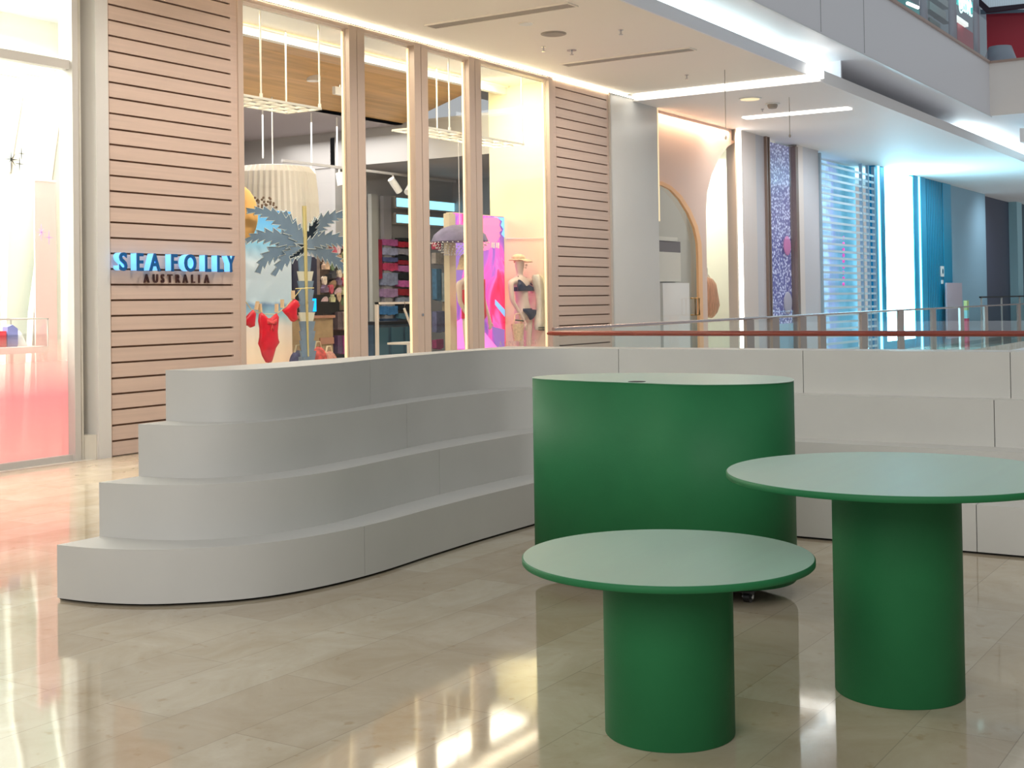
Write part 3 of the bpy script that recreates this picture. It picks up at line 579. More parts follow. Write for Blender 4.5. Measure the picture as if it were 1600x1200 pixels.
# beach picture
Yp = 11.25; a, b_ = 10.72, at(455, 400, Yp).x; zt_ = at(454, 331, Yp).z
bp_ = thing('beach_picture', 'large printed picture of sky, sea and pale sand behind the red swimsuit', 'picture', ((a+b_)/2, Yp, .3))
M_BEACH = ramp_mat('beach_print', 2, [(0, (.80, .52, .30)), (.28, (.82, .66, .46)), (.38, (.70, .63, .52)), (.44, (.30, .50, .52)), (.49, (.18, .30, .42)), (.51, (.55, .68, .70)), (.72, (.70, .78, .78)), (.84, (.28, .62, .78)), (1, (.10, .42, .78))], noise=.10, nscale=3, emit=.35)
B('print', M_BEACH, a, b_, Yp, Yp+.03, .3, zt_, bp_); MB().box(a, b_+.015, Yp+.03, Yp+.06, .3, zt_+.01).build('frame', M_WHITE, bp_)
p = at(383, 335, 11.0)
tag(MB().ball((p.x-.08, 11.05, p.z), .33, .12, .36).build('paper_sun', mat('orange_paper', (1, .55, .16), .6)), 'big round orange paper sun hanging at the left edge of the window', 'decoration')
mb = MB(); p0 = at(420, 322, 11.3)
for i in range(60): mb.ball((p0.x+random.uniform(-.28, .28), 11.45+random.uniform(-.1, .1), p0.z+random.uniform(-.10, .12)), .016, .016, .016, 4)
tag(mb.build('dried_flowers', mat('dried_flower_brown', (.20, .13, .08), .8)), 'brown dried flower heads over the beach picture', 'dried flowers', None, 'stuff')

# palm of blue acrylic
M_PALM = mat('blue_grey_acrylic', (.22, .32, .42), .25, spec=.7, alpha=.90, var=.12, vscale=3); M_EDGE = mat('bright_cut_edge', (.80, .88, .86), .3); M_GOLD = mat('pale_gold', (.78, .66, .28), .35, .4)
YP = 10.80
pc = at(476, 384, YP); foot = .85
pm = thing('palm_cutout', 'blue-grey acrylic palm tree cutout with a gold spine in the first window', 'palm decoration', (pc.x, YP, foot-.5))
def W(px, py, Y=YP): q = at(px, py, Y); return (q.x, q.z)
fr = [((474, 384), (455, 350), (420, 325), (384, 330), 9), ((474, 384), (440, 372), (405, 360), (383, 378), 8), ((474, 386), (440, 388), (412, 395), (403, 428), 7), ((474, 386), (455, 395), (440, 405), (425, 432), 6),
      ((474, 384), (466, 362), (452, 345), (443, 330), 6),
      ((478, 384), (490, 352), (515, 332), (547, 336), 9), ((478, 384), (505, 370), (532, 368), (551, 392), 8), ((478, 386), (505, 392), (528, 405), (538, 424), 8), ((478, 384), (486, 362), (492, 350), (497, 342), 5), ((476, 386), (470, 396), (462, 400), (450, 403), 5)]
for j, (p0, p1, p2, p3, n) in enumerate(fr):
    pts = []; N = n*2; up_, dn_ = [], []
    for i in range(N+1):
        t = i/N; q = [((1-t)**3*p0[k]+3*(1-t)**2*t*p1[k]+3*(1-t)*t*t*p2[k]+t**3*p3[k]) for k in (0, 1)]
        dq = [(3*(1-t)**2*(p1[k]-p0[k])+6*(1-t)*t*(p2[k]-p1[k])+3*t*t*(p3[k]-p2[k])) for k in (0, 1)]; L = math.hypot(*dq) or 1; nx, ny = -dq[1]/L, dq[0]/L; tx, ty = dq[0]/L, dq[1]/L
        wd = 15*math.sin(math.pi*min(1, t*.8+.14))**.8*(1-t*.55)+1; 
        wd *= min(1, math.hypot(p3[0]-p0[0], p3[1]-p0[1])/75)
        w1 = wd*(1.15 if i % 2 else .55); sh = 6*min(1, math.hypot(p3[0]-p0[0], p3[1]-p0[1])/75) if i % 2 else -1
        up_.append((q[0]+nx*w1+tx*sh, q[1]+ny*w1+ty*sh)); dn_.append((q[0]-nx*w1+tx*sh, q[1]-ny*w1+ty*sh))
    poly = up_+list(reversed(dn_)); poly = [W(*p) for p in poly]; yy = YP+.009*(j % 3)-.009
    fo = MB().prism(poly, yy-.004, yy+.004, 'y').build('frond', M_PALM, pm)
    MB().tube([(x, yy-.006, z) for x, z in poly], .0045, 5, True).build('cut_edge', M_EDGE, fo)
tr_ = []
for (ya, yb, wa, wb) in ((400, 424, 10, 8), (424, 439, 12, 9), (439, 453, 12, 9), (453, 470, 12, 9), (470, 488, 12, 9), (488, 502, 12, 9), (502, 517, 12, 9), (517, 532, 12, 9), (532, 548, 12, 9), (548, 566, 12, 9)):
    cxp = 476+ (ya-400)*.035; poly = [W(cxp-wa, ya), W(cxp+wa, ya), W(cxp+wb, yb), W(cxp-wb, yb)]
    sgt = MB().prism(poly, YP-.012, YP+.012, 'y').build('trunk_segment', mat('cream_acrylic', (.72, .72, .58), .35) if ya in (424, 488) else M_PALM, pm)
MB().box(W(472, 560)[0], W(484, 560)[0], YP-.06, YP+.06, .28, foot).build('base', M_PALM, pm)
q0, q1 = W(473.5, 322), W(480, 560); MB().tube([(q0[0], YP-.02, q0[1]), (W(476, 430)[0], YP-.02, W(476, 430)[1]), (q1[0], YP-.02, q1[1])], [.028, .022, .010], 8).build('spine', M_GOLD, pm)
# clothes line
YL = 10.62
lp = [W(383, 470, YL), W(392, 483, YL), W(408, 491, YL), (W(432, 491, YL)), W(448, 478, YL), W(459, 466, YL), W(470, 452, YL)]
line = tag(MB().tube([(x, YL, z) for x, z in lp], .005, 6).tube([(W(462, 451, YL)[0], YL, W(462, 451, YL)[1]), (W(490, 450, YL)[0], YL, W(490, 450, YL)[1])], .007, 6).build('clothes_line', M_GOLD), 'thin yellow clothes line tied to the palm trunk', 'line')
M_RED = mat('red_swim_fabric', (.78, .012, .03), .32, spec=.6, var=.15, vscale=9, bump=.4, bscale=9)
def puffy(name, pts, Y, d, mt, parent=None):
    "a cloth piece: outline with a swollen front and back"
    n = len(pts); cx = sum(p[0] for p in pts)/n; cz = sum(p[1] for p in pts)/n; mb = MB(); rings = [(1, 0), (.93, .55), (.7, .9), (.35, 1)]; v = []
    for sgn in (-1, 1):
        for (k, h) in rings: v += [(cx+(x-cx)*k, Y+sgn*(d*h+.002), cz+(z-cz)*k) for x, z in pts]
        v.append((cx, Y+sgn*d, cz))
    m_ = 4*n+1; f = []
    for i in range(n):
        j = (i+1) % n
        for r_ in range(3): f.append((r_*n+i, r_*n+j, (r_+1)*n+j, (r_+1)*n+i)); f.append((m_+r_*n+j, m_+r_*n+i, m_+(r_+1)*n+i, m_+(r_+1)*n+j))
        f.append((3*n+i, 3*n+j, 4*n)); f.append((m_+3*n+j, m_+3*n+i, m_+4*n)); f.append((j, i, m_+i, m_+j))
    return mb.add(v, f, True).build(name, mt, parent)
p = W(418, 525, YL); sw = thing('swimsuit', 'red one-piece swimsuit pegged to the clothes line, the longest red garment', 'swimsuit', (p[0], YL, at(418, 566, YL).z))
out = [(405, 490), (409, 488), (414, 492), (418, 497), (423, 497), (428, 492), (432, 489), (435, 494), (434, 506), (433, 518), (434, 530), (436, 536), (430, 545), (427, 556), (424, 566), (419, 567), (415, 566), (410, 557), (407, 545), (404, 538), (406, 526), (406, 512), (404, 500)]
puffy('body', [W(x, y, YL) for x, y in out], YL, .035, M_RED, sw)
puffy('bow', [W(x, y, YL) for x, y in ((414, 499), (421, 502), (429, 498), (429, 506), (421, 504), (424, 518), (421, 512), (418, 518), (420, 504), (414, 506))], YL-.036, .012, mat('lighter_red_fabric', (.9, .10, .10), .3), sw)
b1 = thing('hanging_bikini', 'red bikini bottom pegged to the clothes line beside the palm trunk', 'bikini', (W(455, 485, YL)[0], YL, at(455, 503, YL).z))
puffy('cloth', [W(x, y, YL) for x, y in ((441, 485), (448, 480), (455, 472), (460, 467), (465, 470), (468, 477), (463, 482), (463, 492), (464, 500), (459, 503), (455, 502), (450, 495), (445, 490))], YL, .03, M_RED, b1)
b2 = thing('hanging_bikini', 'red bikini top pegged at the left end of the clothes line', 'bikini', (W(390, 500, YL)[0], YL, at(390, 512, YL).z))
puffy('cloth', [W(x, y, YL) for x, y in ((382, 499), (389, 490), (395, 484), (399, 489), (398, 500), (397, 510), (391, 512), (386, 508), (382, 510))], YL, .03, M_RED, b2)
M_PEG = mat('peg_wood', (.86, .62, .36), .5)
for i, (px, py, an) in enumerate(((400, 484, .3), (407, 488, -.1), (432, 488, .05), (441, 481, 0), (458, 467, 0))):
    x, z = W(px, py, YL); t = MB().box(-.012, .012, -.02, .02, -.05, .05).build('clothes_peg', M_PEG); t.location = (x, YL-.0, z); t.rotation_euler = (0, an, 0)
    tag(t, ('wooden peg holding the red bikini top', 'wooden peg on the left strap of the red swimsuit', 'wooden peg on the right strap of the red swimsuit', 'wooden peg left of the red bikini bottom', 'wooden peg at the top of the red bikini bottom')[i], 'clothes peg', 'wooden clothes pegs on the line')

# goods at the back of the shop
random.seed(3)
def cloth_row(px0, px1, py, h, Y, col, nm, lab, cat, grp, rough=.6, thick=.10):
    a, b__ = at(px0, py, Y).x, at(px1, py, Y).x; z = at((px0+px1)/2, py, Y).z; hh = abs(at(px0, py, Y).z-at(px0, py+h, Y).z)*.80; n = 9; pts = []
    for i in range(n+1): pts.append((a+(b__-a)*i/n, z+random.uniform(-.012, .0)))
    for i in range(n, -1, -1): pts.append((a+(b__-a)*i/n, z-hh-.015*math.sin(math.pi*i/n)+random.uniform(-.01, .01)))
    mm = mat('fabric_%02d%02d%02d' % tuple(int(c*99) for c in col), col, rough, var=.25, vscale=12)
    o = MB().prism(pts, Y-thick, Y, 'y').build(nm, mm); return tag(o, lab, cat, grp)
YB = 14.78; ROWSCALE = .86
rows = [(372, 6, (.02, .02, .02), 'black'), (378, 10, (.60, .02, .05), 'red'), (389, 11, (.45, .42, .50), 'pale grey'), (400, 7, (.02, .02, .02), 'black'), (407, 8, (.42, .02, .04), 'dark red'), (415, 11, (.62, .20, .50), 'pink'), (427, 11, (.02, .02, .02), 'black'), (438, 12, (.72, .16, .48), 'bright pink'), (451, 12, (.40, .02, .03), 'deep red'), (464, 9, (.35, .40, .52), 'grey-blue'), (474, 14, (.01, .01, .012), 'black'), (489, 10, (.08, .20, .28), 'teal'), (502, 11, (.015, .03, .06), 'navy'), (514, 12, (.10, .22, .30), 'grey-teal')]
for i, (py, h, c, nm) in enumerate(rows):
    pos = 'topmost in' if i == 0 else 'lowest in' if i == len(rows)-1 else 'between %s and %s in' % (rows[i-1][3], rows[i+1][3])
    cloth_row(617, 647, py, h, YB, c, 'folded_swimwear', '%s swimwear %s the striped rear column' % (nm, pos), 'swimwear', 'swimwear pieces on the rear wall')
cols2 = [(374, 12, (.50, .12, .35), 'magenta patterned'), (387, 14, (.40, .42, .62), 'lilac'), (402, 8, (.10, .12, .30), 'indigo'), (411, 14, (.62, .06, .16), 'red-pink patterned'), (426, 24, (.30, .34, .50), 'slate blue'), (451, 16, (.42, .26, .46), 'violet'), (478, 16, (.06, .22, .50), 'blue denim'), (497, 30, (.03, .06, .12), 'navy'), (528, 18, (.05, .10, .16), 'dark teal')]
for i, (py, h, c, nm) in enumerate(cols2): cloth_row(592, 615, py, h, YB, c, 'hanging_garment', '%s garment on the rear wall left of the striped swimwear column' % nm, 'garment', 'garments left of the swimwear column')
for i, (px0, px1, py, h, c, nm) in enumerate(((580, 590, 374, 76, (.36, .02, .05), 'long dark red'), (648, 652, 372, 100, (.50, .02, .06), 'narrow red'), (646, 652, 480, 60, (.30, .02, .12), 'plum'))):
    cloth_row(px0, px1, py, h, YB, c, 'hanging_dress', '%s dress hanging on the rear wall in the second window' % nm, 'dress', 'dresses on the rear wall')
for i, (px0, px1, py, h, c, nm) in enumerate(((674, 682, 376, 16, (.5, .02, .06), 'small red'), (674, 696, 395, 22, (.28, .24, .20), 'taupe'), (675, 683, 420, 60, (.04, .12, .20), 'long navy'), (682, 690, 426, 55, (.40, .48, .52), 'pale blue'), (690, 696, 430, 110, (.34, .28, .18), 'khaki'), (675, 688, 486, 40, (.10, .10, .18), 'dark'), (675, 686, 530, 18, (.25, .02, .08), 'wine red'))):
    cloth_row(px0, px1, py, h, 13.9, c, 'hanging_garment', '%s garment on the rack in the third window' % nm, 'garment', 'garments in the third window')
# lit blue shelves
M_SLOTL = mat('pale_blue_lit_shelf', (.40, .78, 1), .5, emit=1.3, ecol=(.32, .78, 1))
for (ya, yb, lab) in ((309, 323, 'upper'), (335, 348, 'lower')):
    a, b__ = at(616, ya, 14.75).x, 20.95; z1_ = at(616, ya, 14.75).z; z0_ = at(616, yb, 14.75).z
    t = thing('lit_shelf', '%s pale blue lit slot shelf high on the rear wall' % lab, 'lit shelf', ((a+b__)/2, 14.75, z0_), 'lit slot shelves'); B('light_panel', M_SLOTL, a, b__, 14.72, 14.78, z0_, z1_, t); MB().box(a-.04, a, 14.70, 14.8, z0_, z1_).box(a-.04, b__, 14.68, 14.8, z0_-.03, z0_).box(a-.04, b__, 14.68, 14.8, z1_, z1_+.03).build('casing', M_SLOT, t)
# columns and cupboards at the back
for (px0, px1, py, Y, c, lab) in ((578, 588, 303, 14.7, (.45, .45, .42), 'pale grey column at the left of the second window'), (597, 609, 306, 14.75, (.38, .37, .38), 'grey panel between the column and the lit shelves')):
    a, b__ = at(px0, 400, Y).x, at(px1, 400, Y).x; tag(B('wall_panel', mat('panel_%d' % px0, c, .6), a, b__, Y-.05, Y+.03, 0, at(px0, py, Y).z), lab, 'wall panel')
a, b__ = at(456, 450, 14.5).x, at(500, 450, 14.5).x
t = thing('doorway_panel', 'dark blue-grey tall cupboard behind the palm trunk', 'cupboard', ((a+b__)/2, 14.7, 0)); B('carcass', mat('dark_cupboard', (.035, .035, .06), .5), a, b__, 14.5, 14.9, 0, at(470, 401, 14.5).z, t); B('handle', M_CHROME, (a+b__)/2-.01, (a+b__)/2+.01, 14.47, 14.5, 1.0, 1.3, t); B('door', mat('dark_cupboard_door', (.05, .05, .08), .45), a+.03, (a+b__)/2-.02, 14.485, 14.5, .1, at(470, 405, 14.5).z, t)
# service counter with screen
Yk = 13.2; a, b__ = at(456, 500, Yk).x, at(520, 500, Yk).x; zc = at(500, 497, Yk).z
t = thing('service_counter', 'wooden service counter with a blue-lit screen behind the palm trunk', 'counter', ((a+b__)/2, Yk, 0))
B('body', mat('counter_oak', (.36, .26, .15), .5, var=.15), a, b__, Yk, Yk+.6, 0, zc, t); B('worktop', mat('counter_pink_stone', (.42, .22, .16), .4), a-.03, b__+.03, Yk-.03, Yk+.63, zc, zc+.04, t)
B('shelf_front', mat('counter_pink_stone', (.42, .22, .16), .4), at(499, 530, Yk).x, b__, Yk-.02, Yk, at(500, 538, Yk).z, at(500, 528, Yk).z, t)
x = at(502, 492, Yk).x
t = thing('monitor', 'small monitor with a bright blue screen on the service counter', 'monitor', (x, Yk+.2, zc+.04)); B('casing', M_BLACK, x-.35, x+.62, Yk+.16, Yk+.2, zc+.06, zc+.36, t); B('screen', mat('blue_screen', (.0, .35, 1), .4, emit=1.5), x-.16, x+.06, Yk+.15, Yk+.16, zc+.10, zc+.30, t); B('stand', M_BLACK, x+.05, x+.2, Yk+.14, Yk+.24, zc+.04, zc+.06, t)
# accessories hanging between palm and first mullion
cols = [(.05, .05, .06), (.5, .35, .25), (.45, .08, .12), (.65, .55, .45), (.12, .18, .10), (.6, .45, .5), (.3, .2, .12), (.02, .02, .02), (.5, .5, .3), (.15, .1, .16)]
names = ['black', 'tan', 'red', 'cream', 'olive', 'rose', 'brown', 'black', 'straw', 'plum']
k = 0
for r_, py in enumerate(range(384, 470, 12)):
    for c_, px in enumerate(range(505, 546, 10)):
        k += 1
        if (k*7) % 5 == 0: continue
        i = (k*3+r_) % 10; jx = random.uniform(-2, 2); p = at(px+jx, py+random.uniform(-2, 2), 13.4); nm = ('sun_hat', 'hand_bag', 'neck_scarf')[k % 3]
        mm = mat('goods_%d' % i, cols[i], .6, var=.3, vscale=15)
        if nm == 'sun_hat': mb = MB().lathe([(.085, 0), (.05, .01), (.045, .045), (.025, .06), (0, .062)], 0, 0, 16)
        elif nm == 'hand_bag': mb = MB().prism([(-.05, 0), (.05, 0), (.06, .07), (.03, .08), (.02, .12), (-.02, .12), (-.03, .08), (-.06, .07)], -.04, .04, 'y')
        else: mb = MB().prism([(-.03, 0), (.01, -.04), (.05, 0), (.05, .10), (.0, .11), (-.05, .09)], -.02, .02, 'y')
        o = mb.build(nm, mm); o.location = (p.x, 13.36, p.z-.03)
        if nm == 'sun_hat': o.rotation_euler = (R(-70), 0, 0)
        tag(o, '%s %s in row %s of the accessory wall seen past the palm fronds' % (names[i], nm.replace('_', ' '), ('one', 'two', 'three', 'four', 'five', 'six', 'seven', 'eight')[r_]), nm.split('_')[1], 'accessories on the wall rack')
t = thing('wall_rack', 'dark slatted accessory rack behind the right palm fronds', 'rack', (at(525, 450, 13.5).x, 13.55, 0))
a, b__ = at(500, 450, 13.5).x, at(547, 450, 13.5).x; B('back_panel', mat('rack_brown', (.20, .15, .12), .7, var=.3), a, b__, 13.5, 13.56, 0, at(520, 376, 13.5).z, t)
for py in range(390, 560, 24): z = at(520, py, 13.5).z; B('hanging_bar', M_BLACK, a, b__, 13.46, 13.5, z-.01, z+.01, t)
for i, (px, c, nm) in enumerate(((524, (.12, .09, .10), 'dark patterned'), (531, (.30, .22, .20), 'brown'), (538, (.10, .08, .10), 'black and white'), (545, (.35, .25, .22), 'tan'))):
    cloth_row(px-4, px+4, 487, 34, 13.4, c, 'hanging_garment', '%s garment hanging low behind the palm at the first mullion' % nm, 'garment', 'garments behind the palm')
    cloth_row(px-4, px+4, 524, 34, 13.38, (.30, .05, .20) if i % 2 else (.10, .05, .12), 'hanging_garment', '%s skirt hanging in the lower row behind the palm' % ('purple', 'magenta', 'dark plum', 'violet')[i], 'garment', 'skirts behind the palm')
for (px, py, c, lab) in ((466, 561, (.06, .06, .14), 'dark blue patterned beach bag low left of the palm trunk'), (497, 555, (.70, .10, .07), 'red and cream patterned beach bag low right of the palm trunk'), (514, 562, (.5, .22, .15), 'brown patterned beach bag right of the red one')):
    p = at(px, py, 10.95); t = thing('beach_bag', lab, 'bag', (p.x, 10.95, .3), 'beach bags at the palm foot'); mb = MB().ball((p.x, 10.95, p.z-.06), .13, .10, .17); mb.build('pouch', mat('bag_%d' % px, c, .6, var=.4, vscale=20), t)
    MB().tube([(p.x-.06, 10.95, p.z+.08), (p.x-.03, 10.95, p.z+.17), (p.x+.03, 10.95, p.z+.17), (p.x+.06, 10.95, p.z+.08)], .012, 6).build('handle', mat('straw', (.7, .6, .38), .7), t)
for px, py in ((455, 525), (0, 0)):
    if px: tag(B('display_block', M_CREAM, at(450, 560, 11.1).x-.4, at(524, 560, 11.1).x, 10.88, 11.18, .28, at(497, 572, 11.1).z-.05), 'low cream display block under the beach bags', 'display block')
# clothes rail in the second window
Yr = 11.6; t = thing('clothes_rail', 'white metal clothes rail with a slanting hanger in the second window', 'clothes rail', (at(590, 500, Yr).x, Yr, 0)); M_WMET = mat('white_tube', (.80, .74, .64), .35)
x0, x1 = at(588.5, 470, Yr).x, at(640, 470, Yr).x; z_ = at(610, 472, Yr).z
MB().box(x0-.02, x0+.02, Yr-.02, Yr+.02, 0, z_).box(x1+.3, x1+.34, Yr-.02, Yr+.02, 0, z_).box(x0-.02, x1+.34, Yr-.02, Yr+.02, z_-.03, z_+.0).build('frame', M_WMET, t)
p, q = at(629, 482, Yr), at(641, 514, Yr); t2 = thing('coat_hanger', 'slanting white hanger on the rail in the second window', 'hanger', (p.x, Yr-.05, q.z)); MB().tube([(p.x, Yr-.03, p.z), (q.x, Yr-.03, q.z)], .018, 8).build('arm', M_WMET, t2); MB().tube([(p.x, Yr-.03, p.z), (p.x+.02, Yr-.03, p.z+.06), (p.x, Yr-.03, z_+.012)], .006, 6).build('hook', M_CHROME, t2)
for (px, py, lab) in ((637, 535, 'short white table corner low in the second window'),):
    p = at(px, py, 11.5); t = thing('side_table', lab, 'table', (p.x, 11.5, 0)); B('table_top', M_WMET, p.x-.1, p.x+.35, 11.4, 11.8, p.z-.03, p.z, t); B('leg', M_WMET, p.x-.1, p.x-.06, 11.4, 11.44, 0, p.z-.03, t); B('leg', M_WMET, p.x+.31, p.x+.35, 11.4, 11.44, 0, p.z-.03, t)
# cabinets behind
a, b__ = at(583, 500, 13.6).x, at(652, 500, 13.6).x; zc = at(600, 484, 13.6).z
t = thing('cabinet', 'dark teal low cabinet with black top in the second window', 'cabinet', ((a+b__)/2, 13.8, 0)); B('carcass', mat('teal_cabinet', (.035, .07, .11), .5, var=.3, vscale=5), a, b__, 13.6, 14.1, 0, zc-.25, t); B('top', M_BLACK, a, b__, 13.57, 14.1, zc-.25, zc-.2, t)
for i in range(3): xx = a+.06+(b__-a)*i/3; B('door', mat('teal_door', (.05, .12, .17), .4), xx, xx+(b__-a)/3-.08, 13.585, 13.6, .1, zc-.3, t)

# poster light box
Yp = 11.3; a, b_ = at(709, 400, Yp).x, 17.44; zt_ = at(760, 336, Yp).z
lb = thing('light_box', 'glowing pink fashion poster light box behind the mannequins', 'poster', ((a+b_)/2, Yp+.1, .28))
m2 = bpy.data.materials.new('pink_poster_print'); m2.use_nodes = True; nt = m2.node_tree; b = nt.nodes['Principled BSDF']; tc = nt.nodes.new('ShaderNodeTexCoord'); mp = nt.nodes.new('ShaderNodeMapping'); mp.inputs['Scale'].default_value = (1.1, 1, .55); mp.inputs['Rotation'].default_value = (0, .5, 0)
nn = nt.nodes.new('ShaderNodeTexNoise'); nn.inputs['Scale'].default_value = 1.6; nn.inputs['Detail'].default_value = 3; nn.inputs['Distortion'].default_value = 1.2; cr = nt.nodes.new('ShaderNodeValToRGB'); e = cr.color_ramp
while len(e.elements) < 6: e.elements.new(.5)
for el, (p, c) in zip(e.elements, ((.30, (.10, .10, .45)), (.42, (.45, .12, .60)), (.48, (.95, .10, .55)), (.53, (1, .16, .62)), (.58, (1, .04, .22)), (.75, (.95, .01, .08)))): el.position = p; el.color = (*c, 1)
nt.links.new(tc.outputs['Object'], mp.inputs[0]); nt.links.new(mp.outputs[0], nn.inputs[0]); nt.links.new(nn.outputs[0], cr.inputs[0]); nt.links.new(cr.outputs[0], b.inputs['Base Color']); nt.links.new(cr.outputs[0], b.inputs['Emission Color']); b.inputs['Emission Strength'].default_value = .55
B('poster', m2, a, b_, Yp-.005, Yp, .28, zt_-.01, lb)
B('box', mat('cream_box_side', (.82, .72, .48), .5), a-.02, b_, Yp, Yp+.12, .28, zt_, lb)
M_PK1 = mat('poster_pink', (1, .18, .40), .5, emit=.7, ecol=(1, .20, .42)); M_PK2 = mat('poster_magenta', (1, .25, .75), .5, emit=.7); M_PKB = mat('poster_blue', (.2, .55, 1), .5, emit=.7); M_PKV = mat('poster_violet', (.30, .18, .60), .5, emit=.5)
def pp(pts, mt, nm, k): return MB().prism([W(x, y, Yp) for x, y in pts], Yp-.008-.002*k, Yp-.005, 'y').build(nm, mt, lb)
pp([(709, 336), (788, 338), (788, 545), (709, 545)][:0] or [(770, 339), (788, 340), (788, 372), (783, 366), (786, 358), (782, 352), (784, 346), (778, 341)], M_PKB, 'printed_sky', 0)
pp([(758, 340), (776, 340), (781, 346), (779, 352), (783, 360), (779, 363), (781, 369), (776, 378), (768, 382), (764, 390), (754, 392), (745, 380), (744, 356), (750, 344)], M_PK1, 'printed_face', 1)
pp([(709, 370), (722, 374), (728, 400), (720, 440), (712, 470), (709, 470)], M_PKV, 'printed_backdrop', 0)
pp([(773, 468), (788, 484), (788, 495), (773, 476)], M_PKB, 'printed_strap', 2)
pp([(757, 520), (778, 545), (757, 545)], M_PK2, 'printed_cloth', 1)
pp([(775, 545), (788, 545), (788, 515), (768, 510)], M_PKV, 'printed_shade', 0)
pp([(709, 505), (720, 498), (732, 520), (742, 545), (709, 545)], M_PK2, 'printed_skirt', 1)
for i, px in enumerate((767, 770, 774, 777)): pp([(px, 379), (px+2, 379), (px+2, 387+i % 2), (px, 387+i % 2)], M_WHITE, 'printed_bead', 3)
a2, b2_ = at(698, 400, 11.2).x, at(708, 400, 11.2).x
tag(B('cream_post', mat('cream_box_side', (.82, .72, .48), .5), a2, b2_, 11.15, 11.25, .28, at(703, 334, 11.2).z), 'narrow cream post left of the pink poster', 'post')
# beaded dome modelled in place of a reflection in the glass
p = at(708, 378, 11.0); t = thing('reflection_dome', 'purple-grey beaded dome standing in for a glass reflection over the pink poster', 'reflection shape', (p.x, 10.9, p.z-.1)); zc = p.z
MB().lathe([(.42, zc-.0), (.38, zc+.10), (.27, zc+.19), (.12, zc+.24), (0, zc+.25)], p.x, 10.88, 40).build('dome', mat('purple_grey_reflection', (.16, .14, .22), .7, var=.3), t)
mb = MB()
for k in range(34):
    a = 2*math.pi*k/34
    for j in range(6):
        rr_ = .43-.04*j; mb.ball((p.x+rr_*math.cos(a+.09*j), 10.88+rr_*math.sin(a+.09*j), zc-.02-.034*j), .011, .011, .008, 4)
mb.build('bead_net', M_WHITE, t)['kind'] = 'stuff'
MB().tube([(p.x, 10.88, zc+.24), (p.x, 10.88, 3.9)], .006, 6).build('cord', M_WHITE, t)
# thin line frame on the cream wall and window lettering
MB()
t = thing('line_frame', 'thin white outline frame standing against the cream wall', 'frame', (17.40, 10.9, .28)); za = at(850, 372, 10.55).z
MB().tube([(17.43, 10.52, .3), (17.43, 10.52, za), (17.43, 11.25, za+.02)], .008, 6).build('outline', M_WHITE, t)
M_VIN = mat('pale_window_vinyl', (.55, .48, .38), .5)
lt = thing('window_lettering', 'faint thin lettering A SUMMER STORY low on the last shop pane', 'lettering', (at(813, 536).x, FY+.03, .95))
o = text('letters', 'A SUMMER STORY', at(813, 536).x, FY+.036, at(813, 540).z, .085, M_VIN, lt, .002, -.004, sx=1.35)
wd = o.dimensions.x; tgt = at(842, 536).x-at(784, 536).x; o.scale = (1.0*tgt/wd, 1, 1)

# ------------------------------------------------------------------ mannequins
M_MANQ = mat('mannequin_skin', (.78, .62, .48), .4)
def skin_body(name, joints, edges, mt, parent, root=0):
    org = Vector(parent['_o']); me = bpy.data.meshes.new(name); me.from_pydata([Vector(j[:3])-org for j in joints], edges, []); me.update(); me.materials.append(mt)
    o = bpy.data.objects.new(name, me); COL.objects.link(o); o.parent = parent
    sk = o.modifiers.new('skin', 'SKIN'); lay = me.skin_vertices[0] if me.skin_vertices else None
    if lay is None:
        bm = bmesh.new(); bm.from_mesh(me); bm.verts.layers.skin.verify(); bm.to_mesh(me); bm.free(); lay = me.skin_vertices[0]
    for i, j in enumerate(joints): lay.data[i].radius = (j[3], j[4] if len(j) > 4 else j[3]); lay.data[i].use_root = (i == root)
    sb = o.modifiers.new('sub', 'SUBSURF'); sb.levels = 2; sb.render_levels = 2; sk.use_smooth_shade = True
    for p in me.polygons: p.use_smooth = True
    return o
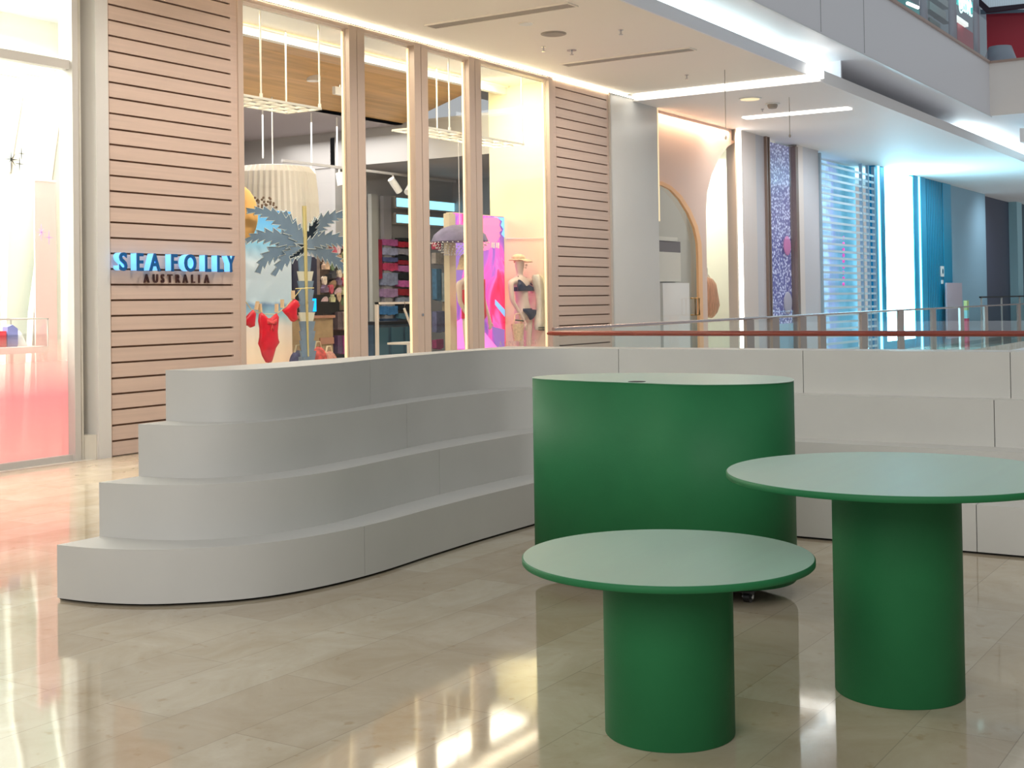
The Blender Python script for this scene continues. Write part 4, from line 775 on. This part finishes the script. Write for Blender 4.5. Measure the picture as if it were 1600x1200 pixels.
def mannequin(lab, ox, k, YM, turn=1):
    def P(px, py, dy=0): px = 815+ox+(px-815)*k; py = 400+(py-400)*k; q = at(px, py, YM); return (q.x, YM+dy, q.z)
    base = P(817, 588); t = thing('mannequin', lab, 'mannequin', (base[0], YM, .28))
    J = []; E_ = []
    def add(p, r, r2=None, link=None):
        J.append((*p, r, r2 or r)); i = len(J)-1
        if link is not None: E_.append((link, i))
        return i
    pel = add(P(818, 488), .135, .10); wa = add(P(816, 470), .105, .08, pel); ch = add(P(814, 452), .125, .09, wa); up_ = add(P(813, 440), .12, .075, ch); nk = add(P(812, 431), .05, .05, up_); hd0 = add(P(812, 424), .055, .06, nk); hd = add(P(812, 413, -.0), .085, .10, hd0); tp = add(P(811, 404), .06, .07, hd)
    for sx, sh, el, wr, hn in ((-1, P(798, 440), P(798, 468, -.02), P(807, 496, -.10), P(811, 506, -.12)), (1, P(829, 439), P(836, 466, .02), P(837, 488, -.06), P(837, 498, -.08))):
        a = add(sh, .052, .05, up_); b_ = add(el, .038, .036, a); c = add(wr, .024, .022, b_); d = add(hn, .034, .016, c)
        for q in range(4):
            f1 = (hn[0]+(q-1.5)*.019, hn[1]-.01, hn[2]-.065); f2 = (f1[0], f1[1]+.012, hn[2]-.115+abs(q-1.5)*.012)
            i1 = add(f1, .009, .009, d); add(f2, .007, .007, i1)
        th = (hn[0]+.045*-sx*-1, hn[1]-.02, hn[2]-.03); i1 = add(th, .010, .010, d); add((th[0]+.008, th[1], th[2]-.035), .008, .008, i1)
    for hx, kx, axx in ((811, 811, 812), (825, 823, 822)):
        a = add(P(hx, 497), .092, .088, pel); b_ = add(P(kx, 538, -.02), .058, .058, a); c = add(P(axx, 578), .034, .036, b_); add((P(axx, 584)[0], YM-.12, P(axx, 587)[2]), .030, .03, c)
    skin_body('body', J, E_, M_MANQ, t)
    h = P(812, 414); MB().ball((h[0]+.055, h[1]-.085, h[2]-.005), .012, .02, .022, 8).ball((h[0]+.05, h[1]-.075, h[2]-.045), .024, .014, .010, 8).build('nose_and_mouth', M_MANQ, t)
    MB().lathe([(.24, .28), (.24, .32)], base[0], YM, 32).build('base_plate', M_CHROME, t)
    return t, P
M_NAVY = mat('navy_bikini_fabric', (.015, .02, .05), .4)
def band(P, cx, z_a, z_b, rx, ry, YM): 
    mb = MB(); a = P(cx, z_a); b_ = P(cx, z_b); n = 32; v = []
    for (q, kk) in ((a, .97), (((a[0]+b_[0])/2, YM, (a[2]+b_[2])/2), 1.03), (b_, .97)): v += [(q[0]+rx*kk*math.cos(2*math.pi*i/n), YM+ry*kk*math.sin(2*math.pi*i/n), q[2]) for i in range(n)]
    return mb.add(v, [(r_*n+i, r_*n+(i+1) % n, (r_+1)*n+(i+1) % n, (r_+1)*n+i) for r_ in range(2) for i in range(n)], True)
YM = 10.78
t, P = mannequin('mannequin in a straw visor and navy bikini with a cream robe over one shoulder', 0, 1.0, YM)
def PP(pts, Y, nm, mt, d=.02, par=None): return puffy(nm, [(P(x, y)[0], P(x, y)[2]) for x, y in pts], Y, d, mt, par)
band(P, 814, 447, 455, .150, .118, YM).build('bikini_top_band', M_NAVY, t)
PP([(802, 437), (806, 446), (812, 449), (817, 445), (824, 449), (825, 455), (801, 455), (800, 447)], YM-.105, 'bikini_cups', M_NAVY, .035, t)
MB().tube([P(803, 440, -.08), P(808, 432, -.02), P(812, 430, .05), P(820, 434, -.02), P(824, 446, -.09)], .010, 6).build('bikini_strap', M_NAVY, t)
band(P, 818, 482, 486, .160, .125, YM).build('bikini_waist_band', M_NAVY, t)
PP([(808, 482), (828, 484), (828, 490), (823, 498), (819, 500), (815, 492), (808, 486)], YM-.115, 'bikini_brief', M_NAVY, .03, t)
M_ROBE = mat('cream_robe_cloth', (.80, .74, .58), .8, var=.12, vscale=6, bump=.5, bscale=14)
rb = puffy('draped_robe', [(P(x, y)[0], P(x, y)[2]) for x, y in ((819, 430), (829, 429), (836, 438), (838, 455), (838, 480), (839, 502), (840, 516), (823, 516), (825, 500), (827, 480), (826, 462), (823, 445))], YM-.16, .05, M_ROBE, t)
PP([(824, 511), (842, 510), (842, 513), (824, 513)], YM-.205, 'robe_hem_stripe', mat('olive_stripe', (.12, .12, .07), .7), .006, t); PP([(824, 514.5), (842, 514), (842, 516.5), (824, 516.5)], YM-.205, 'robe_hem_stripe', MATS['olive_stripe'], .006, t)
hx, hy, hz = P(810, 404); hat = thing('sun_visor', 'natural straw visor hat on the head of the bikini mannequin', 'hat', (hx, hy, hz)); M_STRAW = mat('natural_straw', (.80, .58, .34), .7, var=.15, vscale=30)
MB().ball((hx, hy, hz+.01), .10, .11, .062, 12).build('crown', M_STRAW, hat)
mb = MB(); n = 40; v = []; 
for kk, dz in ((1.0, 0), (1.45, -.012), (1.8, -.045)):
    for i in range(n): a = 2*math.pi*i/n; st_ = kk if math.cos(a+.5) > .0 else 1+(kk-1)*.25; v.append((hx+.118*st_*math.cos(a)*1.1, hy+.12*st_*math.sin(a), hz-.015+dz*(1 if math.cos(a+.5) > 0 else .3)))
mb.add(v, [(r_*n+i, r_*n+(i+1) % n, (r_+1)*n+(i+1) % n, (r_+1)*n+i) for r_ in range(2) for i in range(n)], True); o = mb.build('brim', M_STRAW, hat); so = o.modifiers.new('s', 'SOLIDIFY'); so.thickness = .008
# straw basket
bx, by, bz = P(795, 520); bk = thing('straw_basket', 'tan woven straw basket with a dark stripe held by the visor mannequin', 'basket', (bx, YM-.16, P(795, 534)[2]))
zt1, zb1 = P(795, 506)[2], P(795, 533)[2]; mb = MB(); n = 36; v = []
for i_, (z, r_) in enumerate([(zb1+(zt1-zb1)*q/12, .085+.045*q/12+(.006 if q % 2 else 0)) for q in range(13)]): v += [(bx+r_*math.cos(2*math.pi*i/n), YM-.16+r_*.62*math.sin(2*math.pi*i/n), z) for i in range(n)]
mb.add(v, [(r_*n+i, r_*n+(i+1) % n, (r_+1)*n+(i+1) % n, (r_+1)*n+i) for r_ in range(12) for i in range(n)], True); mb.add(v[:n], [tuple(range(n-1, -1, -1))]).build('woven_body', M_STRAW, bk)
MB().tube([(bx-.1, YM-.16, zt1), (bx-.07, YM-.16, zt1+.14), (bx+.06, YM-.16, zt1+.16), (bx+.1, YM-.16, zt1)], .010, 8).build('handle', M_STRAW, bk)
MB().tube([(bx-.12, YM-.2, P(795, 500)[2]), (bx, YM-.25, P(795, 501)[2]), (bx+.07, YM-.22, P(795, 502)[2])], .012, 6).build('dark_stripe', MATS['olive_stripe'], bk)
t, P = mannequin('mannequin in a red swimsuit partly hidden behind the right mullion', -80, 1.06, YM)
band(P, 815, 446, 492, .152, .120, YM).build('red_swimsuit', M_RED, t); PP([(802, 434), (810, 440), (820, 440), (828, 434), (828, 460), (830, 490), (820, 505), (808, 490), (803, 460)], YM-.10, 'swimsuit_front', M_RED, .03, t)
hx, hy, hz = P(811, 403); hat = thing('cloche_hat', 'floppy straw hat pulled down on the mannequin in red', 'hat', (hx, hy, hz-.2))
MB().lathe([(.17, hz-.17), (.135, hz-.08), (.125, hz-.02), (.10, hz+.04), (.05, hz+.07), (0, hz+.075)], hx, hy, 28).build('crown', M_STRAW, hat)
bx, by, bz = P(806, 478); bg_ = thing('scarf_bag', 'green and brown patterned pouch bag held by the mannequin in red', 'bag', (bx, YM-.17, bz-.14))
MB().ball((bx-.02, YM-.17, bz), .13, .09, .15, 14).build('pouch', mat('patterned_cloth', (.38, .36, .20), .7, var=.6, vscale=18), bg_); MB().tube([(bx-.08, YM-.17, bz+.12), (bx-.03, YM-.17, bz+.2), (bx+.05, YM-.17, bz+.19), (bx+.06, YM-.17, bz+.12)], .014, 6).build('handle', MATS['straw'], bg_)

# ------------------------------------------------------------------ pink arch shop
YA = 10.5; M_PINKW = mat('blush_wall', (.78, .58, .48), .4); M_GOLDF = mat('peach_arch_frame', (.95, .55, .28), .4)
def A(x, y): q = at(x, y, YA); return (q.x, q.z)
X0 = 21.16; Xr = 24.86
a1 = [A(1033, 290), A(1046, 297), A(1060, 312), A(1073, 333), A(1083, 356), A(1088, 380), A(1089, 400)]
a1b = [A(1033, 284), A(1047, 291), A(1063, 306), A(1077, 328), A(1088, 353), A(1094, 380), A(1095, 400)]
a2 = [A(1103, 330), A(1105, 300), A(1112, 273), A(1124, 246), A(1137, 229), A(1150, 221)]
poly = [(X0, a1b[0][1])]+a1b+[(a1b[-1][0], 0), (a2[0][0], 0)]+a2+[(Xr, a2[-1][1]), (Xr, 5.0), (X0, 5.0)]
struct(MB().prism(poly, YA, YA+.08, 'y').build('wall_arched', M_PINKW), 'blush pink shop wall with two tall arched openings')
fr_ = [(X0, a1[0][1])]+a1+[(a1[-1][0], 0)]; frb = [(X0, a1b[0][1])]+a1b+[(a1b[-1][0], 0)]
t = thing('door_1', 'arched glass shop door in a peach coloured frame', 'door', (22, YA, 0)); t['kind'] = 'structure'
MB().prism(fr_+list(reversed(frb)), YA-.03, YA+.02, 'y').build('arch_frame', M_GOLDF, t)
MB().prism([(X0, 0)]+[(X0, a1[0][1])]+a1+[(a1[-1][0], 0)], YA+.05, YA+.06, 'y').build('pane', M_GLASS, t)
hx_, hz1 = A(1083, 466); _, hz0 = A(1083, 492); MB().tube([(hx_-.10, YA-.0, hz1), (hx_-.10, YA-.09, hz1), (hx_-.10, YA-.09, hz0), (hx_-.10, YA, hz0)], .018, 8).tube([(hx_+.08, YA, hz1), (hx_+.08, YA-.09, hz1), (hx_+.08, YA-.09, hz0), (hx_+.08, YA, hz0)], .018, 8).build('handle', mat('old_brass', (.35, .22, .09), .3, .8), t)
struct(MB().box(21.15, 25.55, 11.6, 11.7, 0, 4.96).box(21.11, 21.16, 10.6, 11.7, 0, 4.96).build('wall_inner', mat('sage_grey_wall', (.45, .44, .38), .6)), 'sage grey inner walls behind the arched door')
struct(MB().box(25.55, 25.65, 11.6, 13.4, 0, 4.96).box(24.1, 27.6, 13.4, 13.5, 0, 5).box(27.5, 27.6, 10.6, 13.4, 0, 5).build('wall_inner', M_CREAM2 if 'M_CREAM2' in globals() else mat('pale_cream_wall', (.86, .86, .78), .6)), 'pale cream inner walls behind the second arch')
struct(B('ceiling', M_WHITE, 21.1, 27.6, 10.6, 13.5, 4.96, 5.03), 'white ceiling inside the arched shop', 'ceiling')
def AT(x, y, Y): q = at(x, y, Y); return q.x, q.z
YI = 11.5; q = AT(1045, 400, YI)[0]
t = thing('shelf_unit', 'grey wall shelf unit seen through the arched door', 'shelf', (q, YI, 0)); x0, z1_ = AT(1034, 376, YI); x1, z0_ = AT(1062, 395, YI)
B('niche', mat('dark_niche', (.12, .10, .10), .6), x0-.3, x1, YI-.02, YI+.1, z0_, z1_, t); B('upper_shelf', mat('pale_sage', (.62, .60, .52), .6), x0-.3, x1-.2, YI-.05, YI+.1, z1_, z1_+.08, t); B('lower_panel', mat('pale_sage', (.62, .60, .52), .6), x0-.3, x1, YI-.02, YI+.1, AT(1050, 440, YI)[1], z0_, t); B('counter_front', M_WHITE, x0-.3, AT(1077, 442, YI-.15)[0], YI-.15, YI+.1, .0, AT(1050, 442, YI-.15)[1], t)
t = thing('hanging_garment', 'peach draped dress on a rail inside the second arch', 'dress', (AT(1110, 460, 11.6)[0], 11.6, AT(1110, 497, 11.6)[1])); g = lambda x, y: AT(x, y, 11.6)
puffy('dress', [g(*q) for q in ((1096, 438), (1104, 432), (1110, 434), (1116, 442), (1119, 460), (1122, 478), (1118, 490), (1112, 497), (1104, 496), (1096, 490))], 11.6, .10, mat('peach_satin', (.85, .42, .26), .4, var=.3, vscale=8, stretch=(4, 1, .6)), t)
x, z = g(1105, 428); MB().tube([(x, 11.6, z-.1), (x, 11.6, z+.12), (x-.3, 11.6, z+.12)], .012, 6).tube([(x-.15, 11.6, z-.09), (x, 11.6, z), (x+.15, 11.6, z-.09)], .01, 6).build('hanger', M_WHITE, t)
tag(B('shelf_block', mat('dark_niche', (.12, .10, .10), .6), AT(1100, 376, 13.2)[0]-.4, AT(1108, 376, 13.2)[0], 13.1, 13.4, AT(1105, 424, 13.2)[1], AT(1105, 376, 13.2)[1]), 'dark wall niche seen through the second arch', 'shelf')
lamp_strip('cove_lamp', 'peach light line along the top of the arched shop front', mat('peach_led', (1, .82, .62), .5, emit=7), 21.2, 24.95, FY-.03, FY-.01, 4.96, 5.0)
t = thing('light_strip', 'bright vertical light strip at the right edge of the arched shop', 'light strip', (24.95, FY, 0)); B('lamp', mat('rosy_led', (1, .90, .82), .5, emit=5), 24.86, 25.02, FY-.04, FY-.01, 0, 4.96, t); B('channel', M_WHITE, 24.84, 25.04, FY-.01, FY+.02, 0, 4.98, t)
t = thing('light_strip', 'slim warm vertical light strip at the left edge of the arched shop', 'light strip', (21.19, FY, 0)); B('lamp', M_LEDW, 21.17, 21.21, FY-.03, FY, 2.9, 4.96, t); B('channel', M_WHITE, 21.16, 21.22, FY, FY+.03, 2.9, 4.98, t)

# ------------------------------------------------------------------ shop fronts farther along
M_BEI = mat('soft_beige_panel', (.68, .60, .55), .4); M_BEI2 = mat('lilac_grey_panel', (.56, .54, .56), .4); M_BRZ = mat('bronze_frame', (.30, .22, .18), .35, .6)
struct(B('wall_beige', M_BEI, 25.04, 25.9, FY, FY+.3, 0, 5.0), 'warm beige wall right of the arched shop')
struct(B('wall_beige', M_BEI2, 25.9, 26.42, FY+.02, FY+.3, 0, 5.0), 'grey beige wall strip before the glitter window')
for xx in (26.42, 26.56): struct(B('trim_16', M_BRZ, xx, xx+.06, FY-.04, FY+.2, 0, 4.95), 'slim bronze frame strip beside the glitter window', 'trim')
struct(B('trim_17', M_BEI, 26.48, 26.72, FY+.01, FY+.2, 0, 4.95), 'beige frame beside the glitter window', 'trim')
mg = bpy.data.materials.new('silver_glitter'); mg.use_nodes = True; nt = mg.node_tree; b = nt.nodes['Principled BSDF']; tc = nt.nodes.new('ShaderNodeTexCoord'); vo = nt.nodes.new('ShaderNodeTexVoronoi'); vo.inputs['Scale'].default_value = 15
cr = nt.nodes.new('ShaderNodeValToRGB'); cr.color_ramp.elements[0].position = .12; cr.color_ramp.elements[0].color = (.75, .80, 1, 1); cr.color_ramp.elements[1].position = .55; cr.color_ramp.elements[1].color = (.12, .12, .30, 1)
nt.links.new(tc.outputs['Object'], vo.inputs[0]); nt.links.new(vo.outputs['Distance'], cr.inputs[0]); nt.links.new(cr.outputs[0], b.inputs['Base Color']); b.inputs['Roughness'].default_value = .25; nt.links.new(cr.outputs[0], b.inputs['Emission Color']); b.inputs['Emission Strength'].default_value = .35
t = thing('window_6', 'narrow shop window filled with silver-violet glitter curtain', 'window', (27.4, FY, 0)); t['kind'] = 'structure'; B('glitter_curtain', mg, 26.72, 28.3, FY+.12, FY+.15, .9, 4.9, t); B('pale_floor_panel', mat('icy_blue', (.35, .62, .78), .4), 26.72, 28.3, FY+.10, FY+.14, 0, .9, t); B('pane', M_GLASS, 26.72, 28.2, FY+.03, FY+.04, 0, 4.9, t)
def disc(px, py, rx, rz, col, nm, lab, cat): q = at(px, py, 10.5); tag(MB().ball((q.x, 10.47, q.z), rx, .03, rz, 12).build(nm, mat(nm+'_paint', col, .4)), lab, cat)
disc(1243, 418, .17, .62, (.85, .03, .06), 'red_lantern', 'long red oval lantern in the glitter window', 'lantern'); disc(1228, 384, .22, .22, (.70, .25, .50), 'pink_ball', 'pink round ball hanging in the glitter window', 'decoration'); disc(1229, 473, .25, .25, (.55, .52, .62), 'pale_ball', 'pale round ball low in the glitter window', 'decoration')
struct(B('trim_18', M_BRZ, 28.2, 28.36, FY-.03, FY+.2, 0, 4.9), 'dark bronze frame right of the glitter window', 'trim')
struct(B('trim_19', M_BEI, 28.36, 28.75, FY-.0, FY+.2, 0, 4.95), 'beige edge beside the dark bronze frame', 'trim')
struct(B('wall_lilac', M_BEI2, 28.75, 29.85, FY+.02, FY+.3, 0, 4.95), 'lilac grey wall between glitter window and shutter')
sh = thing('roller_shutter', 'closed open-slat roller shutter glowing pale blue', 'shutter', (32, FY, 0))
mb = MB(); z = .15
while z < 4.7: mb.box(29.9, 34.05, FY-.02, FY+.01, z, z+.055); z += .172
mb.build('slats', mat('shutter_slat', (.62, .76, .84), .35, .3), sh)
MB().box(29.85, 29.93, FY-.03, FY+.05, 0, 4.9).build('guide_rail', mat('shutter_rail', (.38, .50, .58), .4, .5), sh)
for xa, xb in ((33.0, 33.06), (33.55, 33.6), (34.05, 34.12)): B('guide_rail', MATS['shutter_rail'], xa, xb, FY-.03, FY+.05, 0, 4.9, sh)
M_SHW = ramp_mat('painted_shop_glow', 0, [(0, (.30, .62, .78)), (.25, (.22, .45, .66)), (.42, (.42, .66, .88)), (.50, (.30, .38, .62)), (.70, (.12, .34, .46)), (.85, (.05, .22, .32)), (1, (.10, .32, .45))], noise=.5, nscale=7, emit=.5)  # light of the shop painted as a colour ramp with emission
struct(B('wall_back', M_SHW, 29.9, 34.1, FY+.5, FY+.55, 0, 4.9), 'glowing sheet painted as the blue lit shop behind the shutter')
for i in range(9):
    q = at(1318, 372+i*9, FY+.4); tag(MB().ball((q.x, FY+.4, q.z), .06, .03, .05, 8).build('pink_bauble', mat('hot_pink', (.95, .12, .5), .4, emit=.4)), 'small pink bauble in the row hanging behind the shutter', 'bauble', 'pink baubles behind the shutter')
# blue column, screen, ribs
M_BLU = mat('bright_blue_metal', (.02, .38, .62), .3, .3); M_BLUD = mat('deep_blue_metal', (.006, .16, .27), .35, .3); M_BLUL = mat('pale_blue_led', (.5, .85, 1), .5, emit=1.6, ecol=(.4, .85, 1))
cbk = thing('blue_portal', 'bright blue ribbed portal around the tall glowing white screen', 'portal', (38, FY, 0))
for k, (xa, xb, mm) in enumerate(((34.15, 34.35, M_BLU), (34.35, 34.5, M_BLUL), (34.5, 34.85, M_BLU), (37.75, 38.3, M_BLU), (38.3, 38.42, M_BLUL), (38.42, 38.95, M_BLU), (38.95, 39.05, M_BLUL), (39.05, 40.9, M_BLUD), (40.9, 41.88, M_BLU))): B('rib', mm, xa, xb, FY-.02-.02*(k % 3), FY+.2, 0, 4.945, cbk)
mb = MB()
for i in range(9): mb.box(39.15+i*.19, 39.22+i*.19, FY-.05, FY-.02, 0, 4.945)
mb.build('fine_ribs', M_BLU, cbk)
scn = thing('screen', 'tall glowing white light screen between blue ribs', 'screen', (36.3, FY, 0)); B('panel', mat('white_cyan_screen', (.80, .96, 1), .5, emit=11, ecol=(.36, .78, 1)), 34.85, 37.75, FY, FY+.05, .25, 4.9, scn); B('frame', M_BLU, 34.85, 37.75, FY-.01, FY+.2, 0, .25, scn)
q = at(1473, 422, FY-.08); t = thing('wall_sign', 'small pale square sign on the blue portal edge', 'sign', (q.x, FY-.08, q.z)); B('plate', M_WHITE, q.x-.16, q.x+.16, FY-.08, FY-.05, q.z-.2, q.z+.12, t); MB().tube([(q.x, FY-.085, q.z-.04), (q.x, FY-.09, q.z-.04)], .08, 16).build('symbol', M_BLUD, t); B('lower_tag', M_WHITE, q.x-.10, q.x+.06, FY-.08, FY-.05, q.z-.42, q.z-.30, t)
struct(B('wall_grey_blue_lit', mat('blue_lit_grey_wall', (.26, .44, .56), .45), 41.9, 46.8, FY-.0, FY+.3, 0, 4.95), 'grey wall beyond the blue portal with blue light painted in')  # plain grey wall, bluish light on it is put into the base colour
struct(B('wall_dark', mat('slate_dark_wall', (.065, .075, .12), .5), 46.8, 52.0, FY+.2, FY+.5, 0, 4.95), 'dark slate shop front far along the walkway')
struct(B('wall_post', mat('pale_cyan_post', (.35, .60, .68), .4), 51.5, 52.4, FY-.1, FY+.3, 0, 4.95), 'pale cyan post far along the walkway')
struct(B('wall_dark', mat('teal_dark_wall', (.04, .09, .13), .5), 52.4, 75, FY+.0, FY+.3, 0, 4.95), 'dark teal wall at the far end of the walkway')
struct(B('wall_end', mat('teal_dark_wall', (.04, .09, .13), .5), 74.9, 75, -12, FY, 0, 5), 'dark wall at the far end of the atrium')
a, b__ = at(1478, 460, 10.2).x, at(1502, 460, 10.2).x; t = thing('info_panel', 'pinkish grey standing panel before the blue-tinted grey wall', 'panel', ((a+b__)/2, 10.2, 0)); B('board', mat('pinkish_grey', (.50, .42, .48), .5), a, b__, 10.17, 10.22, .15, at(1490, 442, 10.2).z, t); B('foot', M_CHROME, a+.1, b__-.1, 10.1, 10.29, 0, .15, t)
x = at(1510, 490, 9.8).x; t = thing('small_totem', 'small totem with red foot and pale cyan label behind the glass', 'totem', (x, 9.8, 0)); B('foot', mat('totem_red', (.7, .05, .12), .5), x-.12, x+.12, 9.75, 9.85, 0, .75, t); B('label_plate', mat('totem_cyan', (.4, .8, .8), .5), x-.12, x+.12, 9.75, 9.85, .75, 1.0, t); B('top_piece', mat('totem_lime', (.55, .65, .25), .5), x-.12, x+.12, 9.75, 9.85, 1.0, 1.3, t)
t = thing('far_railing', 'thin dark railing far along before the slate shop front', 'railing', (50, 10.0, 0)); z = at(1540, 463, 10.0).z; B('top_rail', M_BLACK, 44.0, 60, 9.97, 10.03, z-.05, z, t)
for i in range(6): B('post', M_GREYF, 44.1+i*3, 44.2+i*3, 9.98, 10.02, 0, z-.05, t)

# ------------------------------------------------------------------ upper floor
YU = 8.0
def U_(x, y, Y=YU): q = at(x, y, Y); return q.x, q.z
def UB(nm, mt, x0, y0, x1, y1, Y, d, lab, cat, par=None):
    xa, za = U_(x0, y0, Y); xb, zb_ = U_(x1, y1, Y); zz = sorted((za, zb_)); o = MB().box(min(xa, xb), max(xa, xb), Y, Y+d, zz[0], zz[1]).build(nm, mt, par)
    if lab: tag(o, lab, cat)
    return o
struct(B('wall_upper', mat('upper_slate', (.10, .13, .18), .5, emit=.08, ecol=(.3, .45, .55)), 18, 70, 9.4, 9.5, 5.6, 14), 'dim slate shop fronts on the upper floor')
struct(B('floor', M_STONE, -6, 75, 6.5, 9.5, 5.6, 5.65), 'floor of the upper walkway', 'floor')
M_RPAN = mat('deep_red_panel', (.55, .04, .07), .5)
def red(x0, y0, x1, Y, lab, seg=0):
    xa, za = U_(x0, y0, Y); xb, _ = U_(x1, y0, Y); t = thing('red_hoarding', lab, 'hoarding', ((xa+xb)/2, Y, 5.65), 'red panels on the upper floor'); B('panel', M_RPAN, xa, xb, Y, Y+.06, 5.75, za, t); B('base_rail', M_BLACK, xa, xb, Y-.02, Y+.08, 5.65, 5.75, t)
red(1456, 38, 1487, 8.4, 'low dark red panel left of the silver columns on the upper floor'); red(1496, 35, 1524, 8.3, 'dark red panel between the two silver columns on the upper floor')
pa, pb = atX(1541, 22, 37.0), atX(1640, 10, 37.0); t = thing('red_hoarding', 'largest dark red panel at the upper right corner', 'hoarding', (37, (pa.y+pb.y)/2, 5.65), 'red panels on the upper floor')
B('panel', M_RPAN, 37, 37.06, pb.y, pa.y, 5.75, pa.z, t); B('base_rail', M_BLACK, 36.98, 37.08, pb.y, pa.y, 5.65, 5.75, t)
M_SILC = mat('silver_column', (.26, .28, .36), .35, .4)
for x0, x1, Y, lab in ((1486, 1497, 7.9, 'left silver-blue column on the upper floor'), (1524, 1532, 7.7, 'right slim grey column on the upper floor'), (1441, 1452, 8.2, 'leftmost grey column on the upper floor')):
    xa, _ = U_(x0, 20, Y); xb, _ = U_(x1, 20, Y); t = thing('column', lab, 'column', ((xa+xb)/2, Y, 5.65)); MB().prism([((xa+xb)/2+(xb-xa)/2*math.cos(2*math.pi*k/24), Y+.05+.05*math.sin(2*math.pi*k/24)) for k in range(24)], 5.7, 13, smooth=True).build('shaft', M_SILC, t); B('base', M_SILC, xa-.05, xb+.05, Y-.02, Y+.12, 5.65, 5.72, t)
q = U_(1506, 12, 8.0); t = thing('teal_sign', 'teal lit sign with white lettering on the upper floor', 'sign', (q[0], 8.0, q[1]-.5)); M_TEAL = mat('teal_sign_face', (.0, .35, .33), .4, emit=.7, ecol=(0, .55, .5)); UB('face', M_TEAL, 1496, -14, 1520, 21, 8.0, .08, None, None, t)
M_CY = mat('cyan_letters', (.6, 1, .97), .4, emit=1.5)
o = text('letters', '@EDAC', U_(1507, 19)[0], 7.97, U_(1507, 20)[1], .33, M_CY, t, .01); o.scale[0] = (U_(1517, 19)[0]-U_(1497, 19)[0])/max(.01, o.dimensions.x)
o = text('letters', '1ls', U_(1509, 7)[0], 7.97, U_(1509, 8)[1], .6, M_CY, t, .01, .01)
UB('lit_shelf', mat('white_lit_box', (.9, .95, .9), .5, emit=.9), 1496, 30, 1513, 36, 8.15, .1, 'small white lit box between the columns on the upper floor', 'shelf')
for (x0, y0, x1, y1, c, nm, lab, cat, e_) in ((1415, -4, 1436, 26, (.05, .30, .30), 'teal_cabinet', 'dark teal cabinet at the left end of the upper floor', 'cabinet', .25), (1437, 15, 1441, 40, (.05, .40, .38), 'teal_shelf', 'ribbed teal shelf beside the leftmost grey column upstairs', 'shelf', .3), (1453, 14, 1478, 19, (.30, .36, .38), 'grey_beam', 'grey beam in the upper shop', 'beam', 0), (1453, -8, 1484, 4, (.35, .42, .45), 'grey_canopy', 'pale grey canopy in the upper shop', 'canopy', 0), (1453, 27, 1470, 70, (.10, .14, .14), 'dark_counter', 'dark counter in the upper shop before the low red panel', 'counter', 0), (1470, 26, 1486, 37, (.28, .32, .34), 'grey_counter', 'grey counter in the upper shop left of the silver column', 'counter', 0)):
    UB(nm, mat(nm+'_mat', c, .5, emit=e_), x0, y0, x1, y1, 8.9, .2, lab, cat)
q = U_(1418, 5, 8.5); tag(MB().tube([(q[0], 8.5, q[1]), (q[0]+.9, 8.5, q[1]+.06)], .04, 8).build('desk_lamp', M_LEDN), 'small white lamp bar in the upper shop', 'lamp')
YZ = lambda x, y, X: (atX(x, y, X).y, atX(x, y, X).z)
t = thing('corrugated_awning', 'pale ribbed awning with a dark edge at the upper right corner', 'awning', (36.4, YZ(1560, 10, 36.4)[0], YZ(1560, 18, 36.4)[1])); mb = MB(); n = 30
for i in range(n):
    px = 1532+i*3.6; ya, za = YZ(px, 14, 36.4); yb, zb_ = YZ(px+2.2, -40, 36.4); mb.box(36.4, 36.5, yb, ya, za, zb_)
mb.build('ribs', mat('pale_rib', (.55, .66, .74), .4, emit=.25), t)
MB().prism([YZ(*q, 36.55) for q in ((1532, 22), (1640, 18), (1640, -40), (1532, -40))], 36.55, 36.6, 'x').build('back_sheet', mat('rib_shadow', (.16, .22, .28), .5), t)
MB().prism([YZ(*q, 36.3) for q in ((1500, -20), (1512, -20), (1546, 12), (1640, 2), (1640, 8), (1541, 20))], 36.25, 36.35, 'x').build('dark_edge', mat('maroon_black', (.03, .012, .03), .5), t)
q = U_(1550, 90, 7.4); t = tag(MB().lathe([(.35, 5.65), (.42, 6.4), (.40, q[1]-.1), (.28, q[1]+.25), (0, q[1]+.3)], q[0], 7.2, 24).build('round_bin', mat('grey_blue_bin', (.30, .36, .44), .35)), 'rounded grey-blue bin on the upper floor in front of the red panel', 'bin')
t = thing('balustrade', 'clear glass balustrade above the brown capping of the upper floor', 'railing', (20, 6.47, 6.6)); B('glass_panel', M_GLASSB, -6, 29.6, 6.465, 6.475, 6.6, 7.5, t); B('base_clip', M_CHROME, -6, 29.6, 6.455, 6.485, 6.6, 6.62, t)
# suspension wires over the walkway
for i, (px, y0_, y1_, lab) in enumerate(((1133, 137, 215, 'thin steel wire hanging before the arched shop'), (1233, 127, 212, 'thin steel wire hanging from the far ceiling, right of the first'))):
    q = at(px, 150, 8.0); za = at(px, y1_, 8.0).z; t = thing('hanging_wire', lab, 'wire', (q.x, 8.0, za)); MB().tube([(q.x, 8.0, za), (q.x, 8.0, 5.03 if q.x < 19.9 else 4.95)], .006, 6).build('wire', M_SLOT, t); MB().ball((q.x, 8.0, za), .02, .02, .03, 8).build('end_weight', M_SLOT, t)
